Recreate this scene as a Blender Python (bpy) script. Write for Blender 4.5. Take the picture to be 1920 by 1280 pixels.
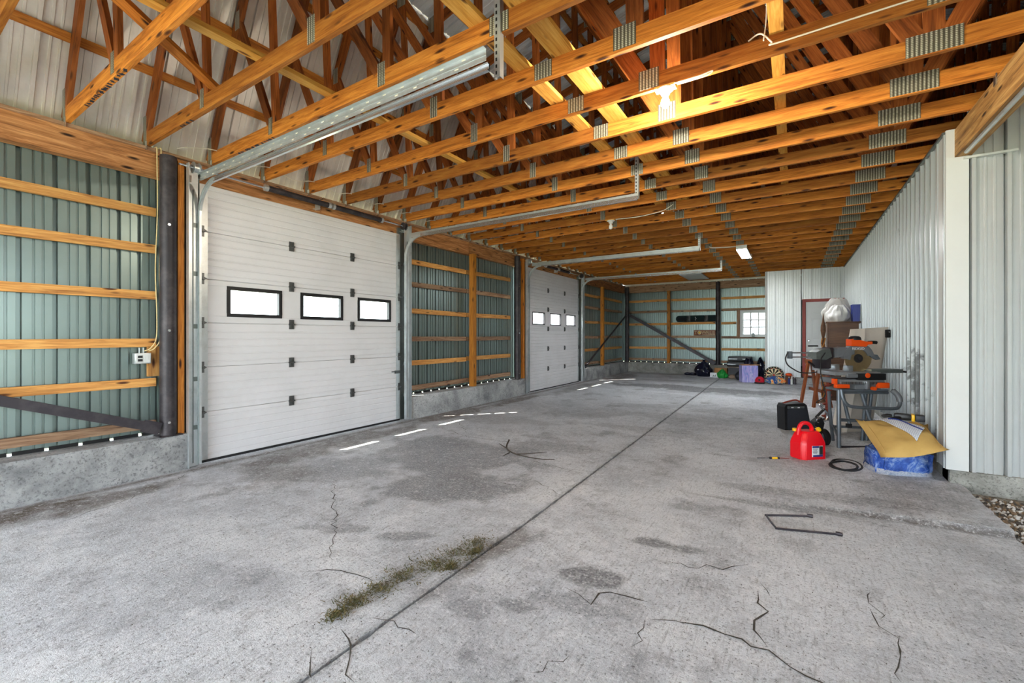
import bpy, bmesh, math, random
import numpy as np
from mathutils import Matrix, Vector, Euler
random.seed(7); RNG = np.random.default_rng(7)
PI = math.pi; R = math.radians
SC = bpy.context.scene; COL = SC.collection
for _o in list(bpy.data.objects): bpy.data.objects.remove(_o)

# ------------------------------------------------------------------ camera
cam = bpy.data.cameras.new('camera'); cam_o = bpy.data.objects.new('camera', cam); COL.objects.link(cam_o)
cam.sensor_fit = 'HORIZONTAL'; cam.sensor_width = 36.0; cam.lens = 818.3/1920*36
cam.shift_y = -12/1920; cam.clip_start = 0.05; cam.clip_end = 400
cam_o.location = (0, 0, 1.5); cam_o.rotation_euler = (R(90), 0, R(32.77)); SC.camera = cam_o
# ------------------------------------------------------------------ light
W = bpy.data.worlds.new('sky'); SC.world = W; W.use_nodes = True
_bg = W.node_tree.nodes['Background']; _bg.inputs[0].default_value = (0.84, 0.93, 1.0, 1); _bg.inputs[1].default_value = 5.5
sun = bpy.data.lights.new('sun', 'SUN'); sun.energy = 14; sun.angle = R(0.6); sun.color = (1.0, 0.95, 0.86)
sun_o = bpy.data.objects.new('sun', sun); COL.objects.link(sun_o); sun_o.location = (-8, -6, 14)
sun_o.rotation_euler = Vector((.86, .94, -1.9)).to_track_quat('-Z', 'Y').to_euler()
SC.view_settings.view_transform = 'Standard'; SC.view_settings.look = 'None'
SC.view_settings.exposure = 1.12; SC.view_settings.gamma = 1.0; SC.view_settings.use_curve_mapping = False
SC.cycles.use_denoising = True; SC.cycles.max_bounces = 8; SC.cycles.diffuse_bounces = 4; SC.cycles.use_adaptive_sampling = True; SC.cycles.adaptive_threshold = .03
SC.cycles.glossy_bounces = 3; SC.cycles.transmission_bounces = 6; SC.cycles.sample_clamp_indirect = 8.0
SC.cycles.caustics_reflective = False; SC.cycles.caustics_refractive = False

# ------------------------------------------------------------------ materials
MATS = {}
class NT:
    def __init__(s, name):
        s.m = bpy.data.materials.new(name); s.m.use_nodes = True; s.t = s.m.node_tree
        s.b = s.t.nodes['Principled BSDF']; s.o = s.t.nodes['Material Output']; MATS[name] = s.m
    def n(s, typ, **kw):
        nd = s.t.nodes.new(typ)
        for k, v in kw.items(): setattr(nd, k, v)
        return nd
    def l(s, a, b): s.t.links.new(a, b)
    def coord(s, scale=(1, 1, 1), kind='Object', loc=(0, 0, 0)):
        tc = s.n('ShaderNodeTexCoord'); mp = s.n('ShaderNodeMapping')
        mp.inputs['Scale'].default_value = scale; mp.inputs['Location'].default_value = loc
        s.l(tc.outputs[kind], mp.inputs[0]); return mp.outputs[0]
    def noise(s, vec, scale=5, detail=4, rough=.55, dist=0):
        nd = s.n('ShaderNodeTexNoise'); nd.inputs['Scale'].default_value = scale
        nd.inputs['Detail'].default_value = detail; nd.inputs['Roughness'].default_value = rough; nd.inputs['Distortion'].default_value = dist
        if vec is not None: s.l(vec, nd.inputs['Vector'])
        return nd.outputs['Fac']
    def ramp(s, fac, stops, interp='LINEAR'):
        nd = s.n('ShaderNodeValToRGB'); nd.color_ramp.interpolation = interp
        e = nd.color_ramp.elements
        while len(e) < len(stops): e.new(.5)
        for i, (p, c) in enumerate(stops):
            e[i].position = p; e[i].color = (c, c, c, 1) if not hasattr(c, '__len__') else (*c, 1)
        s.l(fac, nd.inputs[0]); return nd.outputs[0]
    def mix(s, fac, a, b, mode='MIX'):
        nd = s.n('ShaderNodeMix'); nd.data_type = 'RGBA'; nd.blend_type = mode
        for sock, v in ((nd.inputs[0], fac), (nd.inputs[6], a), (nd.inputs[7], b)):
            if hasattr(v, 'is_linked'): s.l(v, sock)
            elif hasattr(v, '__len__'): sock.default_value = (*v, 1) if len(v) == 3 else v
            else: sock.default_value = v
        return nd.outputs[2]
    def math(s, op, a, b=0.0, clamp=False):
        nd = s.n('ShaderNodeMath', operation=op, use_clamp=clamp)
        for sock, v in ((nd.inputs[0], a), (nd.inputs[1], b)):
            if hasattr(v, 'is_linked'): s.l(v, sock)
            else: sock.default_value = v
        return nd.outputs[0]
    def bump(s, h, strength=.3, dist=.01):
        nd = s.n('ShaderNodeBump'); nd.inputs['Strength'].default_value = strength; nd.inputs['Distance'].default_value = dist
        s.l(h, nd.inputs['Height']); s.l(nd.outputs[0], s.b.inputs['Normal'])
    def set(s, color=None, rough=None, metal=None, spec=None):
        for nm, v in (('Base Color', color), ('Roughness', rough), ('Metallic', metal), ('Specular IOR Level', spec)):
            if v is None: continue
            if hasattr(v, 'is_linked'): s.l(v, s.b.inputs[nm])
            elif hasattr(v, '__len__'): s.b.inputs[nm].default_value = (*v, 1)
            else: s.b.inputs[nm].default_value = v
        return s.m

def srgb(r, g, b):
    f = lambda c: (c/255/12.92) if c/255 <= .04045 else ((c/255+.055)/1.055)**2.4
    return (f(r), f(g), f(b))

def wood(name, light, mid, dark, grain=1.0, rough=.65, var=.35, knots=True, spec=.3):
    t = NT(name)
    oi = t.n('ShaderNodeObjectInfo')
    tc = t.n('ShaderNodeTexCoord'); va = t.n('ShaderNodeVectorMath', operation='ADD')
    sc = t.n('ShaderNodeVectorMath', operation='SCALE'); sc.inputs[0].default_value = (13.1, 7.7, 3.3); t.l(oi.outputs['Random'], sc.inputs['Scale'])
    t.l(tc.outputs['Object'], va.inputs[0]); t.l(sc.outputs[0], va.inputs[1])
    mp = t.n('ShaderNodeMapping'); mp.inputs['Scale'].default_value = (.9, 11, 11); t.l(va.outputs[0], mp.inputs[0])
    g = t.noise(mp.outputs[0], 2.2*grain, 6, .6, 1.2)
    mp3 = t.n('ShaderNodeMapping'); mp3.inputs['Scale'].default_value = (2.5, 70, 70); t.l(va.outputs[0], mp3.inputs[0])
    fine = t.noise(mp3.outputs[0], 2.0, 3, .6)
    c = t.ramp(g, [(.28, dark), (.47, mid), (.68, light)])
    c = t.mix(.32, c, t.ramp(fine, [(.3, dark), (.65, light)]), 'MIX')
    r = t.ramp(oi.outputs['Random'], [(0, (1-var,)*3), (.5, (1, 1, 1)), (1, (1+var*.35, 1+var*.3, 1+var*.2))])
    c = t.mix(1.0, c, r, 'MULTIPLY')
    if knots:
        mp2 = t.n('ShaderNodeMapping'); mp2.inputs['Scale'].default_value = (3.2, 13, 13); t.l(va.outputs[0], mp2.inputs[0])
        v = t.n('ShaderNodeTexVoronoi'); v.inputs['Scale'].default_value = 1.0; t.l(mp2.outputs[0], v.inputs['Vector'])
        k = t.ramp(v.outputs['Distance'], [(.08, 1.0), (.15, .7), (.22, 0.0)])
        c = t.mix(k, c, (dark[0]*.25, dark[1]*.2, dark[2]*.3))
    t.set(c, rough, 0, spec); t.bump(fine, .12, .003)
    return t.m
wood('truss_wood', srgb(226, 150, 64), srgb(190, 110, 36), srgb(108, 52, 16), var=.45)
wood('web_wood', srgb(190, 112, 52), srgb(150, 80, 30), srgb(88, 42, 16), var=.45)
wood('yellow_wood', srgb(240, 190, 100), srgb(222, 162, 66), srgb(180, 112, 40), var=.2)
wood('girt_wood', srgb(236, 184, 110), srgb(206, 142, 74), srgb(140, 84, 44), var=.35)
wood('beam_wood', srgb(214, 158, 104), srgb(160, 102, 58), srgb(70, 42, 26), grain=.9, var=.25)
wood('weathered_wood', srgb(214, 172, 110), srgb(170, 120, 66), srgb(80, 52, 32), grain=.7, var=.2)
wood('post_wood', srgb(206, 140, 52), srgb(176, 110, 36), srgb(128, 74, 26), var=.2)
wood('grey_wood', srgb(190, 160, 130), srgb(150, 112, 84), srgb(90, 64, 48), var=.3)
wood('dark_cabinet_wood', srgb(106, 72, 46), srgb(82, 54, 34), srgb(50, 32, 20), grain=.6, var=.1, knots=False, rough=.4)
wood('red_brown_wood', srgb(150, 84, 46), srgb(120, 62, 32), srgb(82, 40, 20), var=.1, knots=False, rough=.4)

def painted(name, col, rough=.4, metal=0.0, dirt=.12, dscale=2.0, dcol=None, spec=.5, bump=0):
    t = NT(name); v = t.coord()
    d = t.noise(v, dscale, 6, .65); dc = dcol or tuple(x*.45 for x in col)
    f = t.ramp(d, [(.45, 0.0), (.8, dirt*2)])
    c = t.mix(f, col, dc)
    t.set(c, rough, metal, spec)
    if bump: t.bump(t.noise(v, 30, 4), bump, .004)
    return t.m
painted('teal_metal', srgb(124, 139, 136), .30, .5, .15, 1.2, srgb(88, 106, 102))
painted('white_metal', srgb(200, 205, 205), .34, .3, .12, 1.5, srgb(140, 142, 140))
def scuffed():
    t = NT('white_metal_scuffed'); v = t.coord(); g = t.n('ShaderNodeNewGeometry'); sp = t.n('ShaderNodeSeparateXYZ'); t.l(g.outputs['Position'], sp.inputs[0])
    def band(s, c, w): return t.math('SUBTRACT', 1.0, t.math('MULTIPLY', t.math('ABSOLUTE', t.math('SUBTRACT', s, c)), 1/w), True)
    k = t.math('MULTIPLY', band(sp.outputs[1], 7.3, 1.0), band(sp.outputs[2], .95, .75)); k2 = t.math('MULTIPLY', band(sp.outputs[1], 6.4, .5), band(sp.outputs[2], .3, .5))
    n = t.noise(g.outputs['Position'], 4.5, 6, .65, .6)
    f = t.math('MULTIPLY', t.math('MAXIMUM', k, k2), 1.0); f = t.ramp(t.math('ADD', n, t.math('MULTIPLY', f, .32)), [(.66, 0.0), (.76, .75), (.9, .85)])
    d = t.ramp(t.noise(v, 1.5, 6, .65), [(.45, 0.0), (.8, .24)])
    t.set(t.mix(f, t.mix(d, srgb(180, 186, 187), srgb(112, 115, 114)), srgb(56, 56, 54)), .34, .3)
scuffed()
painted('roof_metal', srgb(236, 230, 222), .38, .3, .25, 1.1, srgb(140, 126, 112))
painted('roof_metal_top', srgb(226, 232, 236), .35, .3, .2, 1.6, srgb(120, 126, 130))
painted('door_white', srgb(226, 226, 228), .42, 0.05, .1, 1.4, srgb(150, 150, 148))
painted('trim_white', srgb(214, 217, 215), .4, 0, .06)
painted('galvanised', srgb(204, 210, 212), .34, .7, .25, 6, srgb(130, 136, 138))
painted('galvanised_dark', srgb(120, 128, 126), .42, .7, .3, 5, srgb(70, 76, 76))
painted('bright_steel', srgb(214, 218, 222), .22, .9, .1, 6)
painted('black_steel', srgb(46, 42, 46), .5, .3, .4, 7, srgb(92, 84, 86))
painted('dark_steel', srgb(52, 48, 54), .45, .4, .3, 5, srgb(96, 90, 92))
painted('black_plastic', srgb(22, 23, 26), .45, 0, .1)
painted('matte_black', srgb(16, 16, 18), .7, 0, .1)
painted('cable_white', srgb(232, 226, 208), .5, 0, .05)
painted('rope_cream', srgb(226, 204, 150), .8, 0, .2, 40)
painted('red_frame', srgb(150, 48, 34), .5, 0, .15)
painted('hinge_steel', srgb(104, 106, 106), .4, .7, .2, 20)

painted('dry_twig', srgb(74, 66, 58), .9, 0, .3, 30)
painted('grille_white', srgb(196, 198, 200), .5, 0, 0)
painted('stamp_ink', srgb(30, 36, 52), .8, 0, .1)
def concrete(name, light, mid, dark, scale=1.0, bump=.5):
    t = NT(name); v = t.coord()
    a = t.noise(v, 2.0*scale, 8, .68, .4); b = t.noise(v, 42*scale, 5, .7); s = t.noise(v, 9*scale, 6, .7, 1.0)
    c = t.ramp(a, [(.3, dark), (.5, mid), (.68, light)])
    c = t.mix(t.ramp(s, [(.55, 0.0), (.72, .55)]), c, dark)
    c = t.mix(t.ramp(b, [(.36, .6), (.48, 0.0)]), c, tuple(x*.4 for x in dark))
    t.set(c, .9, 0, .2); t.bump(b, bump, .006)
    return t.m
concrete('curb_concrete', srgb(198, 200, 200), srgb(168, 170, 170), srgb(118, 120, 122))
concrete('footing_concrete', srgb(176, 176, 170), srgb(146, 146, 140), srgb(96, 96, 92), 1.3)

def floor_mat():
    t = NT('floor_concrete'); v = t.coord()
    at = t.n('ShaderNodeAttribute', attribute_name='stain_shade'); sep = t.n('ShaderNodeSeparateColor'); t.l(at.outputs['Color'], sep.inputs[0])
    big = t.noise(v, .9, 8, .62, .5); med = t.noise(v, 5.5, 8, .7, .6); fin = t.noise(v, 55, 5, .72); vf = t.noise(v, 150, 3, .7)
    mp = t.n('ShaderNodeMapping'); mp.inputs['Scale'].default_value = (1, .12, 1); mp.inputs['Rotation'].default_value = (0, 0, R(18)); t.l(v, mp.inputs[0]); broom = t.noise(mp.outputs[0], 60, 4, .6, .3)
    c = t.ramp(big, [(.32, srgb(176, 179, 184)), (.5, srgb(204, 207, 212)), (.66, srgb(226, 228, 231))])
    c = t.mix(t.ramp(med, [(.52, 0.0), (.68, .5)]), c, srgb(146, 147, 150))
    c = t.mix(t.ramp(med, [(.32, .6), (.44, 0.0)]), c, srgb(230, 231, 233))
    c = t.mix(t.math('MULTIPLY', sep.outputs[1], t.ramp(med, [(.3, .45), (.6, 1.0)])), c, srgb(230, 233, 238))
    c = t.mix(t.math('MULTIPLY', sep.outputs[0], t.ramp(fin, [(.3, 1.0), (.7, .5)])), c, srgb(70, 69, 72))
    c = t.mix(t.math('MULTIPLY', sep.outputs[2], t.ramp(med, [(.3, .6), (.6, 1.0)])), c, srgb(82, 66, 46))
    c = t.mix(t.ramp(fin, [(.34, .85), (.44, 0.0)]), c, srgb(88, 88, 88))
    c = t.mix(t.ramp(fin, [(.55, 0.0), (.68, .7)]), c, srgb(238, 238, 238))
    c = t.mix(t.ramp(vf, [(.33, .6), (.42, 0.0)]), c, srgb(88, 88, 86))
    m2 = t.noise(v, 17, 6, .72, .5)
    c = t.mix(t.ramp(m2, [(.53, 0.0), (.68, .38)]), c, srgb(130, 131, 134))
    c = t.mix(t.ramp(m2, [(.32, .6), (.45, 0.0)]), c, srgb(234, 235, 238))
    c = t.mix(t.ramp(broom, [(.3, .4), (.45, 0.0)]), c, srgb(110, 110, 110))
    t.set(c, t.ramp(big, [(.3, .6), (.7, .8)]), 0, .35)
    h = t.math('ADD', t.math('ADD', t.math('MULTIPLY', fin, .8), t.math('MULTIPLY', vf, .4)), t.math('MULTIPLY', broom, .6))
    t.bump(h, .8, .014)
floor_mat()

def plate_mat():
    t = NT('gusset_plate'); v = t.coord()
    w = t.n('ShaderNodeTexWave', wave_type='BANDS', bands_direction='X'); w.inputs['Scale'].default_value = 12; w.inputs['Distortion'].default_value = .4
    w2 = t.n('ShaderNodeTexWave', wave_type='BANDS', bands_direction='Z'); w2.inputs['Scale'].default_value = 24; w2.inputs['Distortion'].default_value = 1.5
    t.l(v, w.inputs['Vector']); t.l(v, w2.inputs['Vector'])
    f = t.math('MULTIPLY', w.outputs['Fac'], t.ramp(w2.outputs['Fac'], [(.2, .4), (.7, 1.0)]))
    c = t.ramp(f, [(.1, srgb(92, 88, 76)), (.5, srgb(160, 156, 138)), (.95, srgb(214, 212, 196))])
    t.set(c, .45, .35, .5); t.bump(f, .6, .004)
plate_mat()

def glass(name, tint=(1, 1, 1), rough=.02, fac=.1):
    t = NT(name); tr = t.n('ShaderNodeBsdfTransparent'); tr.inputs[0].default_value = (*tint, 1)
    gl = t.n('ShaderNodeBsdfGlossy'); gl.inputs['Roughness'].default_value = rough
    mx = t.n('ShaderNodeMixShader'); mx.inputs[0].default_value = fac
    t.l(tr.outputs[0], mx.inputs[1]); t.l(gl.outputs[0], mx.inputs[2]); t.l(mx.outputs[0], t.o.inputs[0])
glass('pane_glass', (.96, .98, .97))

def emit(name, col, strength):
    t = NT(name); t.b.inputs['Emission Color'].default_value = (*col, 1); t.b.inputs['Emission Strength'].default_value = strength
    t.set(col, .4)
emit('bulb_lit', (1.0, .88, .70), 1100.0)
emit('tube_lit', (.95, .98, 1.0), 150.0)
painted('bulb_off', srgb(240, 240, 236), .25, 0, 0)

# ------------------------------------------------------------------ builders
def link(o, parent=None):
    COL.objects.link(o)
    if parent is not None: o.parent = parent
    return o
def tag(o, label=None, cat=None, group=None, kind=None):
    for k, v in (('label', label), ('category', cat), ('group', group), ('kind', kind)):
        if v: o[k] = v
    return o
def empty(name, loc=(0, 0, 0), rz=0.0, parent=None):
    o = bpy.data.objects.new(name, None); o.empty_display_size = .1
    o.location = loc; o.rotation_euler = (0, 0, rz); return link(o, parent)
def thing(name, label, cat, loc=(0, 0, 0), rz=0.0, group=None):
    return tag(empty(name, loc, rz), label, cat, group)
def struct(name, label=None, cat=None):
    return tag(empty(name), label, cat, None, 'structure')

class MB:
    def __init__(s): s.v = []; s.f = []; s.sm = []
    def add(s, vs, fs, smooth=False, M=None):
        b = len(s.v)
        for p in vs: s.v.append(tuple(M @ Vector(p)) if M is not None else tuple(p))
        for f in fs: s.f.append(tuple(b+i for i in f)); s.sm.append(smooth)
        return s
    def box(s, c, d, M=None, rz=0, rx=0, ry=0, ch=0.0):
        x, y, z = (k/2 for k in d)
        if rz or rx or ry:
            Mr = Matrix.Translation(c) @ Euler((rx, ry, rz)).to_matrix().to_4x4()
            M = Mr if M is None else M @ Mr; c = (0, 0, 0)
        if ch <= 0:
            vs = [(c[0]+i*x, c[1]+j*y, c[2]+k*z) for i in (-1, 1) for j in (-1, 1) for k in (-1, 1)]
            fs = [(0, 1, 3, 2), (4, 6, 7, 5), (0, 4, 5, 1), (2, 3, 7, 6), (0, 2, 6, 4), (1, 5, 7, 3)]
            return s.add(vs, fs, False, M)
        bm = bmesh.new(); bmesh.ops.create_cube(bm, size=1.0)
        for v in bm.verts: v.co = Vector((c[0]+v.co.x*d[0], c[1]+v.co.y*d[1], c[2]+v.co.z*d[2]))
        bmesh.ops.bevel(bm, geom=bm.edges[:], offset=ch, segments=2, profile=.6, affect='EDGES')
        bm.verts.index_update()
        s.add([v.co.copy() for v in bm.verts], [[v.index for v in f.verts] for f in bm.faces], True, M); bm.free(); return s
    def tube(s, pts, r, n=8, caps=True, closed=False, M=None):
        pts = [Vector(p) for p in pts]; N = len(pts); rr = r if hasattr(r, '__len__') else [r]*N
        vs = []; prev = None
        for i, p in enumerate(pts):
            if closed: d = pts[(i+1) % N]-pts[i-1]
            else: d = pts[min(i+1, N-1)]-pts[max(i-1, 0)]
            d.normalize()
            if prev is None:
                a = Vector((0, 0, 1)) if abs(d.z) < .9 else Vector((1, 0, 0)); u = d.cross(a).normalized()
            else: u = (prev-d*prev.dot(d)).normalized()
            prev = u; w = d.cross(u)
            vs += [p+(u*math.cos(2*PI*k/n)+w*math.sin(2*PI*k/n))*rr[i] for k in range(n)]
        fs = []
        for i in range(N if closed else N-1):
            j = (i+1) % N
            for k in range(n): fs.append((i*n+k, i*n+(k+1) % n, j*n+(k+1) % n, j*n+k))
        if caps and not closed: fs += [tuple(range(n))[::-1], tuple((N-1)*n+k for k in range(n))]
        return s.add(vs, fs, True, M)
    def lathe(s, prof, n=20, c=(0, 0, 0), axis='Z', M=None, caps=True):
        vs = []
        for r, z in prof:
            for k in range(n):
                a = 2*PI*k/n; x, y = r*math.cos(a), r*math.sin(a)
                p = {'Z': (x, y, z), 'Y': (x, z, y), 'X': (z, x, y)}[axis]
                vs.append((p[0]+c[0], p[1]+c[1], p[2]+c[2]))
        fs = [(i*n+k, i*n+(k+1) % n, (i+1)*n+(k+1) % n, (i+1)*n+k) for i in range(len(prof)-1) for k in range(n)]
        if caps: fs += [tuple(range(n))[::-1], tuple((len(prof)-1)*n+k for k in range(n))]
        return s.add(vs, fs, True, M)
    def prism(s, poly, h0, h1, axis='Z', M=None, smooth=False):
        n = len(poly); vs = []
        for h in (h0, h1):
            for a, b in poly: vs.append({'Z': (a, b, h), 'Y': (a, h, b), 'X': (h, a, b)}[axis])
        fs = [(k, (k+1) % n, n+(k+1) % n, n+k) for k in range(n)] + [tuple(range(n))[::-1], tuple(range(n, 2*n))]
        return s.add(vs, fs, smooth, M)
    def mesh(s, name):
        me = bpy.data.meshes.new(name); me.from_pydata([tuple(p) for p in s.v], [], s.f)
        bm = bmesh.new(); bm.from_mesh(me); bmesh.ops.recalc_face_normals(bm, faces=bm.faces[:]); bm.to_mesh(me); bm.free()
        me.polygons.foreach_set('use_smooth', s.sm)
        if any(s.sm): me.set_sharp_from_angle(angle=R(38))
        me.update(); return me
    def build(s, name, mat, parent=None, M=None):
        me = s.mesh(name); me.materials.append(MATS[mat]); o = bpy.data.objects.new(name, me); link(o, parent)
        if M is not None: o.matrix_basis = M
        return o
def obj(name, me, parent=None, M=None):
    o = bpy.data.objects.new(name, me); link(o, parent)
    if M is not None: o.matrix_basis = M
    return o
_bcache = {}
def board(name, p0, p1, w, t, mat, parent=None, up=(0, 0, 1)):
    """timber from p0 to p1; w across in the 'up' direction, t the other way; grain runs along local X"""
    p0, p1 = Vector(p0), Vector(p1); d = p1-p0; L = d.length; x = d/L
    u = Vector(up); u = u-x*u.dot(x)
    z = u.normalized(); y = z.cross(x)
    key = (round(L, 3), round(w, 4), round(t, 4), mat)
    if key not in _bcache:
        me = MB().box((0, 0, 0), (L, t, w)).mesh(name); me.materials.append(MATS[mat]); _bcache[key] = me
    M = Matrix.Translation((p0+p1)/2) @ Matrix((x, y, z)).transposed().to_4x4()
    return obj(name, _bcache[key], parent, M)
def copy_tree(o, parent=None):
    c = o.copy(); COL.objects.link(c)
    if parent is not None: c.parent = parent
    for ch in list(o.children): copy_tree(ch, c)
    return c
PITCH = .236
_scache = {}
def sheet(name, width, height, mat, M, parent, depth=.032, flip=1):
    """ribbed metal sheet: local x across the ribs, z along them, ribs stand towards +y*flip"""
    key = (round(width, 3), round(height, 3), mat, depth, flip)
    if key not in _scache:
        prof = []; x = 0.0
        def put(a, b):
            if a <= width+1e-6: prof.append((a, b))
        put(0, 0)
        while x < width-1e-4:
            for a, b in (((.001, 0), (.002, -1.3), (.016, -1.3), (.0165, 0)) if mat.startswith('white') else ())+((.017, 0), (.020, 1), (.048, 1), (.056, 0), (.106, 0), (.109, .3), (.125, .3), (.128, 0), (.168, 0), (.171, .3), (.187, .3), (.190, 0)):  # white sheets get added grooves, not on real panels, to render dark lines
                put(x+a, b*depth*flip)
            x += PITCH
        prof.append((width, 0))
        vs = [(a, b, 0) for a, b in prof]+[(a, b, height) for a, b in prof]; n = len(prof)
        me = bpy.data.meshes.new(name); me.from_pydata(vs, [], [(i, i+1, n+i+1, n+i) for i in range(n-1)]); me.update()
        me.materials.append(MATS[mat]); _scache[key] = me
    return obj(name, _scache[key], parent, M)
def frame(o, x, z):
    """matrix with local x, z axes given, origin o"""
    x = Vector(x).normalized(); z = Vector(z).normalized(); y = z.cross(x)
    return Matrix.Translation(o) @ Matrix((x, y, z)).transposed().to_4x4()
def rows(total, w=PITCH*4):
    a = 0.0; out = []
    while a < total-.02: out.append((a, min(w, total-a))); a += w
    return out

# ------------------------------------------------------------------ key dimensions (metres)
XL, YF, YN = -5.99, 17.95, -4.0          # cladding planes: long wall, far end, near end
ZC = 3.53                                 # underside of the trusses
XW, YW, YP = 1.30, 6.0, 16.1              # white room: long face, camera-facing face, far partition
BX0, BY = -5.9, 17.75
GIRTS = (2.87, 2.45, 1.95, 1.425, .985, .525)

def lettering(name, body, size, extrude, mat, parent, loc):
    c = bpy.data.curves.new(name, 'FONT'); c.body = body; c.size = size; c.extrude = extrude; c.align_x = 'CENTER'
    o = bpy.data.objects.new(name, c); COL.objects.link(o); dg = bpy.context.evaluated_depsgraph_get(); me = bpy.data.meshes.new_from_object(o.evaluated_get(dg)); bpy.data.objects.remove(o)
    me.materials.clear(); me.materials.append(MATS[mat]); r = obj(name, me, parent); r.location = loc; r.rotation_euler = (PI/2, 0, 0); return r
# ================================================================== STRUCTURE
# ---- outside ground
def _ground():
    t = NT('outside_ground'); v = t.coord()
    t.set(t.ramp(t.noise(v, .6, 6, .7), [(.35, srgb(120, 132, 90)), (.6, srgb(176, 172, 150))]), .95, 0, .1)
    g = MB().box((0, 6, -.22), (160, 160, .1)).build('ground', 'outside_ground'); tag(g, 'flat ground outside the shed', 'ground', None, 'structure')
_ground()

# ---- floor: two cast slabs either side of a saw joint, with stains and the painted ledge shade carried as an attribute
def vnoise(x, y, cell, seed):
    r = np.random.default_rng(seed); n = 256; g = r.random((n, n))
    u = x/cell+40; w = y/cell+40; i = np.floor(u).astype(int); j = np.floor(w).astype(int); a = u-i; b = w-j
    a = a*a*(3-2*a); b = b*b*(3-2*b); G = lambda p, q: g[p % n, q % n]
    return (G(i, j)*(1-a)+G(i+1, j)*a)*(1-b)+(G(i, j+1)*(1-a)+G(i+1, j+1)*a)*b
def fbm(x, y, cell, seed, o=4):
    s = 0; w = .5; t = 0
    for k in range(o): s = s+w*vnoise(x, y, cell/2**k, seed+k); t += w; w *= .6
    return s/t
def joint_x(y): return -1.79-.0262*np.maximum(y-3.0, 0)*.98
DARK = []; LIGHT = []; BROWN = []
# (x, y, half-length x, half-length y, rotation, strength)
DARK += [(-3.6, 4.2, 1.05, .8, .5, .6), (-2.9, 3.35, .7, .5, .6, .7), (-4.3, 3.1, .9, .5, .3, .35), (-2.75, 5.2, .7, .25, .2, .4),
         (-1.02, 2.55, .17, .09, .3, .85), (-.85, 3.2, .13, .08, .2, .85), (-.62, 3.22, .12, .06, .3, .7), (-.95, 2.25, .25, .06, .2, .4), (-1.3, 2.05, .1, .06, .2, .6),
         (-2.9, 2.15, .22, .08, .6, .6), (-2.45, 2.3, .18, .07, .6, .6), (-3.2, 2.0, .15, .06, .6, .4), (-1.5, 1.9, .12, .09, 0, .5),
         (-2.0, 7.0, 1.0, .3, 0, .3), (-1.2, 8.4, 1.2, .35, .1, .25), (-3.5, 8.0, .7, .6, .2, .3), (.2, 4.9, .8, .12, .1, .4), (-.3, 4.45, .7, .06, .12, .5),
         (-2.4, 13.0, 2.2, .55, -.05, .9), (-3.4, 14.9, .9, .3, 0, .5), (-1.0, 12.6, .8, .5, 0, .5), (-.6, 9.5, .9, .5, 0, .3), (.5, 9.0, .5, .8, 0, .25), (-4.4, 6.4, .8, .4, 0, .3)]
LIGHT += [(-4.1, 6.2, 1.0, .7, .2, .5), (-3.3, 10.2, 1.6, .8, 0, .8), (-2.6, 11.7, 2.0, .45, 0, .9), (-3.0, 14.1, 2.2, .4, 0, .9), (-.4, 15.0, 1.5, .6, 0, .6), (-.6, 5.6, .9, .7, 0, .5),
          (-1.2, 3.9, .5, .4, 0, .4), (-.1, 2.9, .7, .5, 0, .5), (.4, 3.8, .6, .5, 0, .4), (-2.2, 5.9, .5, .4, 0, .5), (-.4, 7.3, .9, .8, 0, .4), (.3, 6.8, .4, .4, 0, .4)]
BROWN += [(-5.45, .6, .28, 1.0, .05, 1.0), (-5.3, 1.3, .2, .8, .1, .8), (-5.3, 4.0, .35, 1.6, 0, .7), (-5.4, 6.5, .25, 1.4, 0, .8), (-5.35, 8.6, .2, 1.2, 0, .8), (-5.2, 11.5, .3, 1.7, 0, .5),
          (-5.2, 15.5, .4, 2.0, 0, .7), (-4.6, 2.6, .5, .35, .3, .45), (-1.75, 2.35, .12, .45, 0, .7), (1.0, 5.2, .4, .8, 0, .35), (-3.0, 17.4, 2.6, .25, 0, .6)]
def stain_shade_fields(X, Y):
    def acc(lst, seed, edge=.55):
        tot = np.zeros_like(X)
        n1 = fbm(X, Y, .55, seed); n2 = fbm(X, Y, .16, seed+9)
        for (cx, cy, a, b, r, s) in lst:
            dx, dy = X-cx, Y-cy; c, q = math.cos(r), math.sin(r)
            d = np.sqrt(((dx*c+dy*q)/a)**2+((-dx*q+dy*c)/b)**2)
            f = np.clip((1.15-d+(n1-.5)*1.5+(n2-.5)*.7)/edge, 0, 1)
            tot = np.maximum(tot, s*f)
        return tot
    D = acc(DARK, 11, .28); L = acc(LIGHT, 31, .9); B = acc(BROWN, 51)
    n = fbm(X, Y, .4, 77, 5); D = np.maximum(D, np.clip((n-.63)*4, 0, .55))
    jd = np.abs(X-joint_x(Y)); D = np.maximum(D, np.clip(1-jd/.05, 0, 1)*(.35+.5*fbm(X, Y, .3, 91)))
    B = np.maximum(B, np.clip(1-np.abs(X+5.62)/.12, 0, 1)*.9)
    ledge_dirt_shade = np.clip(1-np.abs(Y-(4.60+.1*(X-.3))-.0)/.05, 0, 1)*np.clip((X+.2)/.6, 0, 1); D = np.maximum(D, ledge_dirt_shade*.95); B = np.maximum(B, ledge_dirt_shade*.7); L = L*(1-ledge_dirt_shade)  # slab step: brown dirt, with the ledge's shadow band painted in dark
    return D, L, B
def slab_height(X, Y):
    h = (fbm(X, Y, 1.2, 5)-.5)*.012
    k = np.clip((Y-(4.60+.1*(X-.3)))/.025, 0, 1)*np.clip((X+.3)/1.4, 0, 1)
    return h*np.clip((X+5.6)/.3, 0, 1)+k*.045
floor_o = tag(MB().box((-2.15, 6.9, -.13), (7.2, 22, .1)).build('floor', 'footing_concrete'), 'worn grey concrete floor of the shed', 'floor', None, 'structure')
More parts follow.
